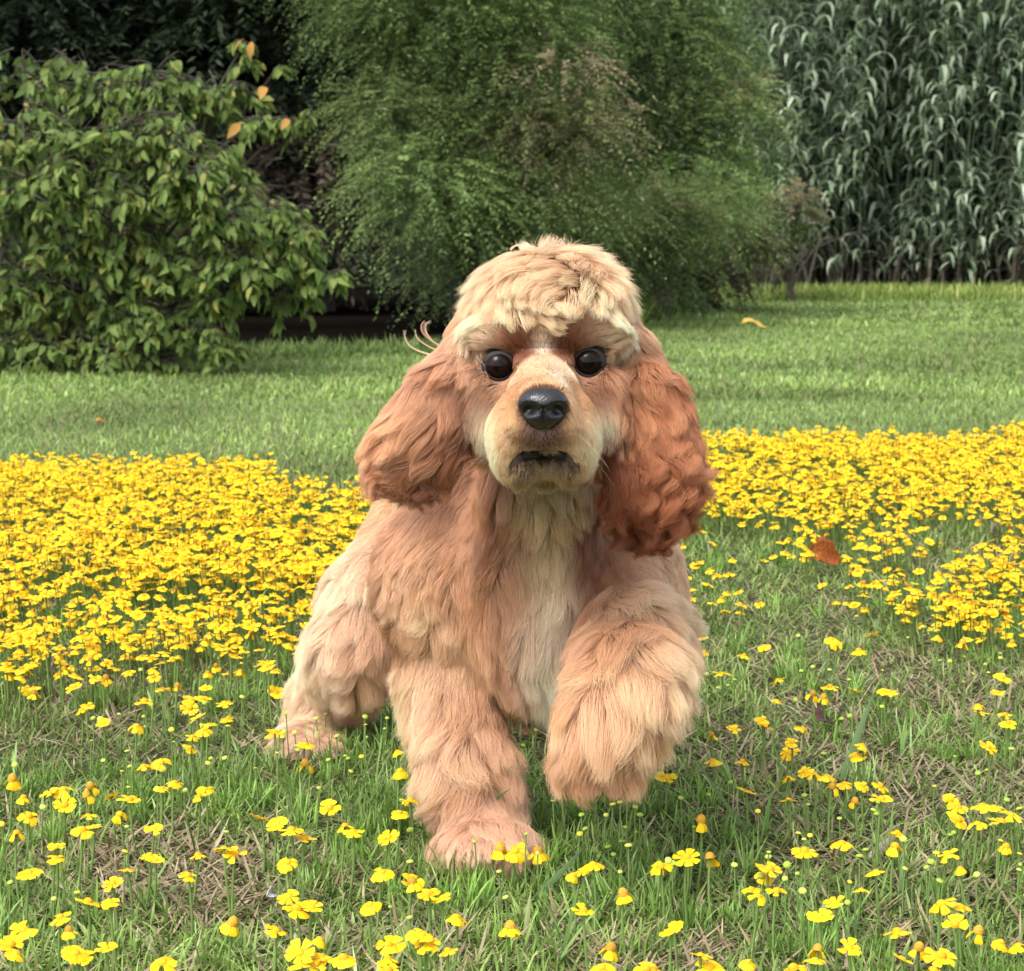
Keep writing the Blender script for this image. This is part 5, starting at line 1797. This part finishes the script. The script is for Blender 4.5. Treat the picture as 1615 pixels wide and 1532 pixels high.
# stray wisps curling off the ear and a few whiskers
W, WR, WC = [], [], []
tt = np.linspace(0, 1, 10)
for (a, b, c, d, col) in (((706, 564), (654, 558), (636, 547), (639, 522), (222, 188, 160)), ((699, 556), (659, 542), (654, 532), (655, 522), (206, 168, 138)),
                          ((702, 553), (664, 527), (666, 512), (678, 507), (206, 168, 138)), ((700, 548), (660, 530), (662, 514), (670, 506), (196, 156, 126)),
                          ((742, 655), (748, 640), (752, 610), (770, 570), (214, 150, 110)), ((936, 560), (955, 582), (975, 600), (985, 606), (216, 150, 112)),
                          ((940, 562), (958, 588), (972, 600), (978, 612), (206, 140, 102)), ((805, 395), (815, 380), (825, 388), (838, 396), (230, 200, 160))):
    for k in range(7):
        j = rng.normal(0, 1.6, (4, 2))
        j[0] *= 0.5
        c4 = [at(u + du, v + dv, 1.435 if 735 < u < 990 and v > 500 else 1.46) for (u, v), (du, dv) in zip((a, b, c, d), j)]
        pts = sum(w[:, None] * q for w, q in zip(((1 - tt) ** 3, 3 * tt * (1 - tt) ** 2, 3 * tt ** 2 * (1 - tt), tt ** 3), c4))
        W.append(pts)
        WR.append(0.00017 * (1 - 0.7 * tt))
        WC.append(np.broadcast_to(lin(col), (10, 3)))
for sd in (-1, 1):                          # whiskers on the flews
    for k in range(9):
        u0, v0 = 857 + sd * (40 + 5 * (k % 3) + rng.uniform(-2, 2)), 668 + 9 * (k // 3) + rng.uniform(-2, 2)
        h0 = hit(u0, v0)
        Lw = rng.uniform(0.022, 0.040)
        dw = unit(np.array([sd * 1.0, 0.15, -0.35 - 0.25 * (k // 3)]) + rng.normal(0, 0.12, 3))
        W.append(h0 + dw * (tt * Lw)[:, None] + np.array([0, 0, -0.010]) * (tt ** 2)[:, None])
        WR.append(0.00011 * (1 - 0.8 * tt))
        WC.append(np.broadcast_to(np.array([0.55, 0.44, 0.32]), (10, 3)))
hair_object('stray_hair', np.array(W), np.array(WR), np.array(WC), dog)

# nose: leathery pad with comma nostrils
m_nose, n, l, p = nodes('nose_leather')
p.inputs['Base Color'].default_value = (0.010, 0.0095, 0.011, 1)
p.inputs['Roughness'].default_value = 0.34
p.inputs['Specular IOR Level'].default_value = 0.6
vo = n.new('ShaderNodeTexVoronoi')
vo.inputs['Scale'].default_value = 650
tc = n.new('ShaderNodeTexCoord')
l.new(tc.outputs['Object'], vo.inputs['Vector'])
bp = n.new('ShaderNodeBump')
bp.inputs['Strength'].default_value = 0.45
bp.inputs['Distance'].default_value = 0.0005
l.new(vo.outputs['Distance'], bp.inputs['Height'])
l.new(bp.outputs[0], p.inputs['Normal'])
nu, nv = 56, 40
th = np.linspace(0, 2 * np.pi, nu, endpoint=False)
phh = np.linspace(0.02, np.pi - 0.02, nv)
TH, PH = np.meshgrid(th, phh)
sx = np.sin(PH) * np.sin(TH)
sy = -np.cos(PH)
sz = np.sin(PH) * np.cos(TH)
sgn = lambda q, e: np.sign(q) * np.abs(q) ** e
nx_ = sgn(sx, 0.85) * 0.0170 * (1 - 0.50 * np.clip(-sz, 0, 1) ** 1.1)
nz_ = sgn(sz, 0.9) * np.where(sz > 0, 0.0128, 0.0180)
ny_ = sy * 0.0135 - 0.002 * np.clip(sz, 0, 1) * 0 + 0.004 * np.clip(-sz, 0, 1)
for sd in (-1, 1):
    dx, dz = (nx_ - sd * 0.0088) / 0.0050, (nz_ + 0.0012 - 0.10 * (sd * nx_ - 0.0088)) / 0.0034
    ny_ = ny_ + 0.0085 * np.exp(-(dx ** 2 + dz ** 2)) * (sy < 0.2)
    dx, dz = (nx_ - sd * 0.0125) / 0.0038, (nz_ + 0.0042) / 0.0020
    ny_ = ny_ + 0.0040 * np.exp(-(dx ** 2 + dz ** 2)) * (sy < 0.2)
ny_ = ny_ + 0.0022 * np.exp(-(nx_ / 0.0011) ** 2) * (nz_ < 0.001) * (sy < 0)
V = np.stack([nx_, ny_, nz_], -1).reshape(-1, 3)
i, j = np.meshgrid(np.arange(nv - 1), np.arange(nu), indexing='ij')
Q = np.stack([i * nu + j, i * nu + (j + 1) % nu, (i + 1) * nu + (j + 1) % nu, (i + 1) * nu + j], -1).reshape(-1, 4)
nose = obj('nose', mesh('nose', V, Q, m_nose, smooth=True), dog, NOSE - DOG0)

# eyes: dark glossy balls, iris, lids
m_eye, n, l, p = nodes('dog_eye')
p.inputs['Base Color'].default_value = (0.006, 0.004, 0.003, 1)
p.inputs['Roughness'].default_value = 0.10
p.inputs['Specular IOR Level'].default_value = 0.16
tc = n.new('ShaderNodeTexCoord')
mp_ = n.new('ShaderNodeMapping')
mp_.inputs['Scale'].default_value = (1, 0, 1)
ln_ = n.new('ShaderNodeVectorMath')
ln_.operation = 'LENGTH'
rz = n.new('ShaderNodeValToRGB')
e = rz.color_ramp.elements
e[0].position, e[0].color = 0.40, (0.003, 0.002, 0.002, 1)
e[1].position, e[1].color = 0.48, (0.014, 0.006, 0.003, 1)
k = e.new(0.78)
k.color = (0.008, 0.004, 0.0025, 1)
k = e.new(0.88)
k.color = (0.006, 0.004, 0.004, 1)
mr = n.new('ShaderNodeMath')
mr.operation = 'MULTIPLY'
mr.inputs[1].default_value = 100.0
l.new(tc.outputs['Object'], mp_.inputs['Vector'])
l.new(mp_.outputs[0], ln_.inputs[0])
l.new(ln_.outputs['Value'], mr.inputs[0])
l.new(mr.outputs[0], rz.inputs[0])
l.new(rz.outputs[0], p.inputs['Base Color'])
m_lid, n, l, p = nodes('eyelid_skin')
p.inputs['Base Color'].default_value = (0.016, 0.010, 0.008, 1)
p.inputs['Roughness'].default_value = 0.7
nu, nv = 32, 20
th = np.linspace(0, 2 * np.pi, nu, endpoint=False)
phh = np.linspace(0.01, np.pi - 0.01, nv)
TH, PH = np.meshgrid(th, phh)
V = ER * np.stack([np.sin(PH) * np.cos(TH), -np.cos(PH), np.sin(PH) * np.sin(TH)], -1).reshape(-1, 3)
i, j = np.meshgrid(np.arange(nv - 1), np.arange(nu), indexing='ij')
Q = np.stack([i * nu + j, i * nu + (j + 1) % nu, (i + 1) * nu + (j + 1) % nu, (i + 1) * nu + j], -1).reshape(-1, 4)
me_eye = mesh('eye', V, Q, m_eye, smooth=True)
la = Acc()
an = np.linspace(0, 2 * np.pi, 40)
for rr, yy, rd in ((0.0098, -0.0066, 0.0013), (0.0108, -0.0052, 0.0019), (0.0110, -0.0030, 0.0019)):
    ring = np.stack([rr * 0.97 * np.cos(an), np.full(40, yy) + 0.0012 * np.cos(an) ** 2, rr * np.sin(an) * np.where(np.sin(an) > 0, 0.84, 0.95)], 1)
    tubes(la, ring, rd, 8)
me_lid = la.build('eyelid', m_lid, True)
for e in EYES:
    eye = obj('eye', me_eye, dog, e - DOG0)
    obj('eyelid', me_lid, eye)

# mouth: dark parted lips under the muzzle
la = Acc()
tubes(la, MOUTH + np.stack([np.zeros(13), 0.0042 + 0.007 * np.linspace(-1, 1, 13) ** 2, np.full(13, -0.0005)], 1), np.linspace(-1, 1, 13) ** 2 * -0.0040 + 0.0060, 8)
obj('mouth', mesh('mouth', np.concatenate(la.v) - DOG0, np.concatenate(la.q), m_lid, smooth=True), dog)
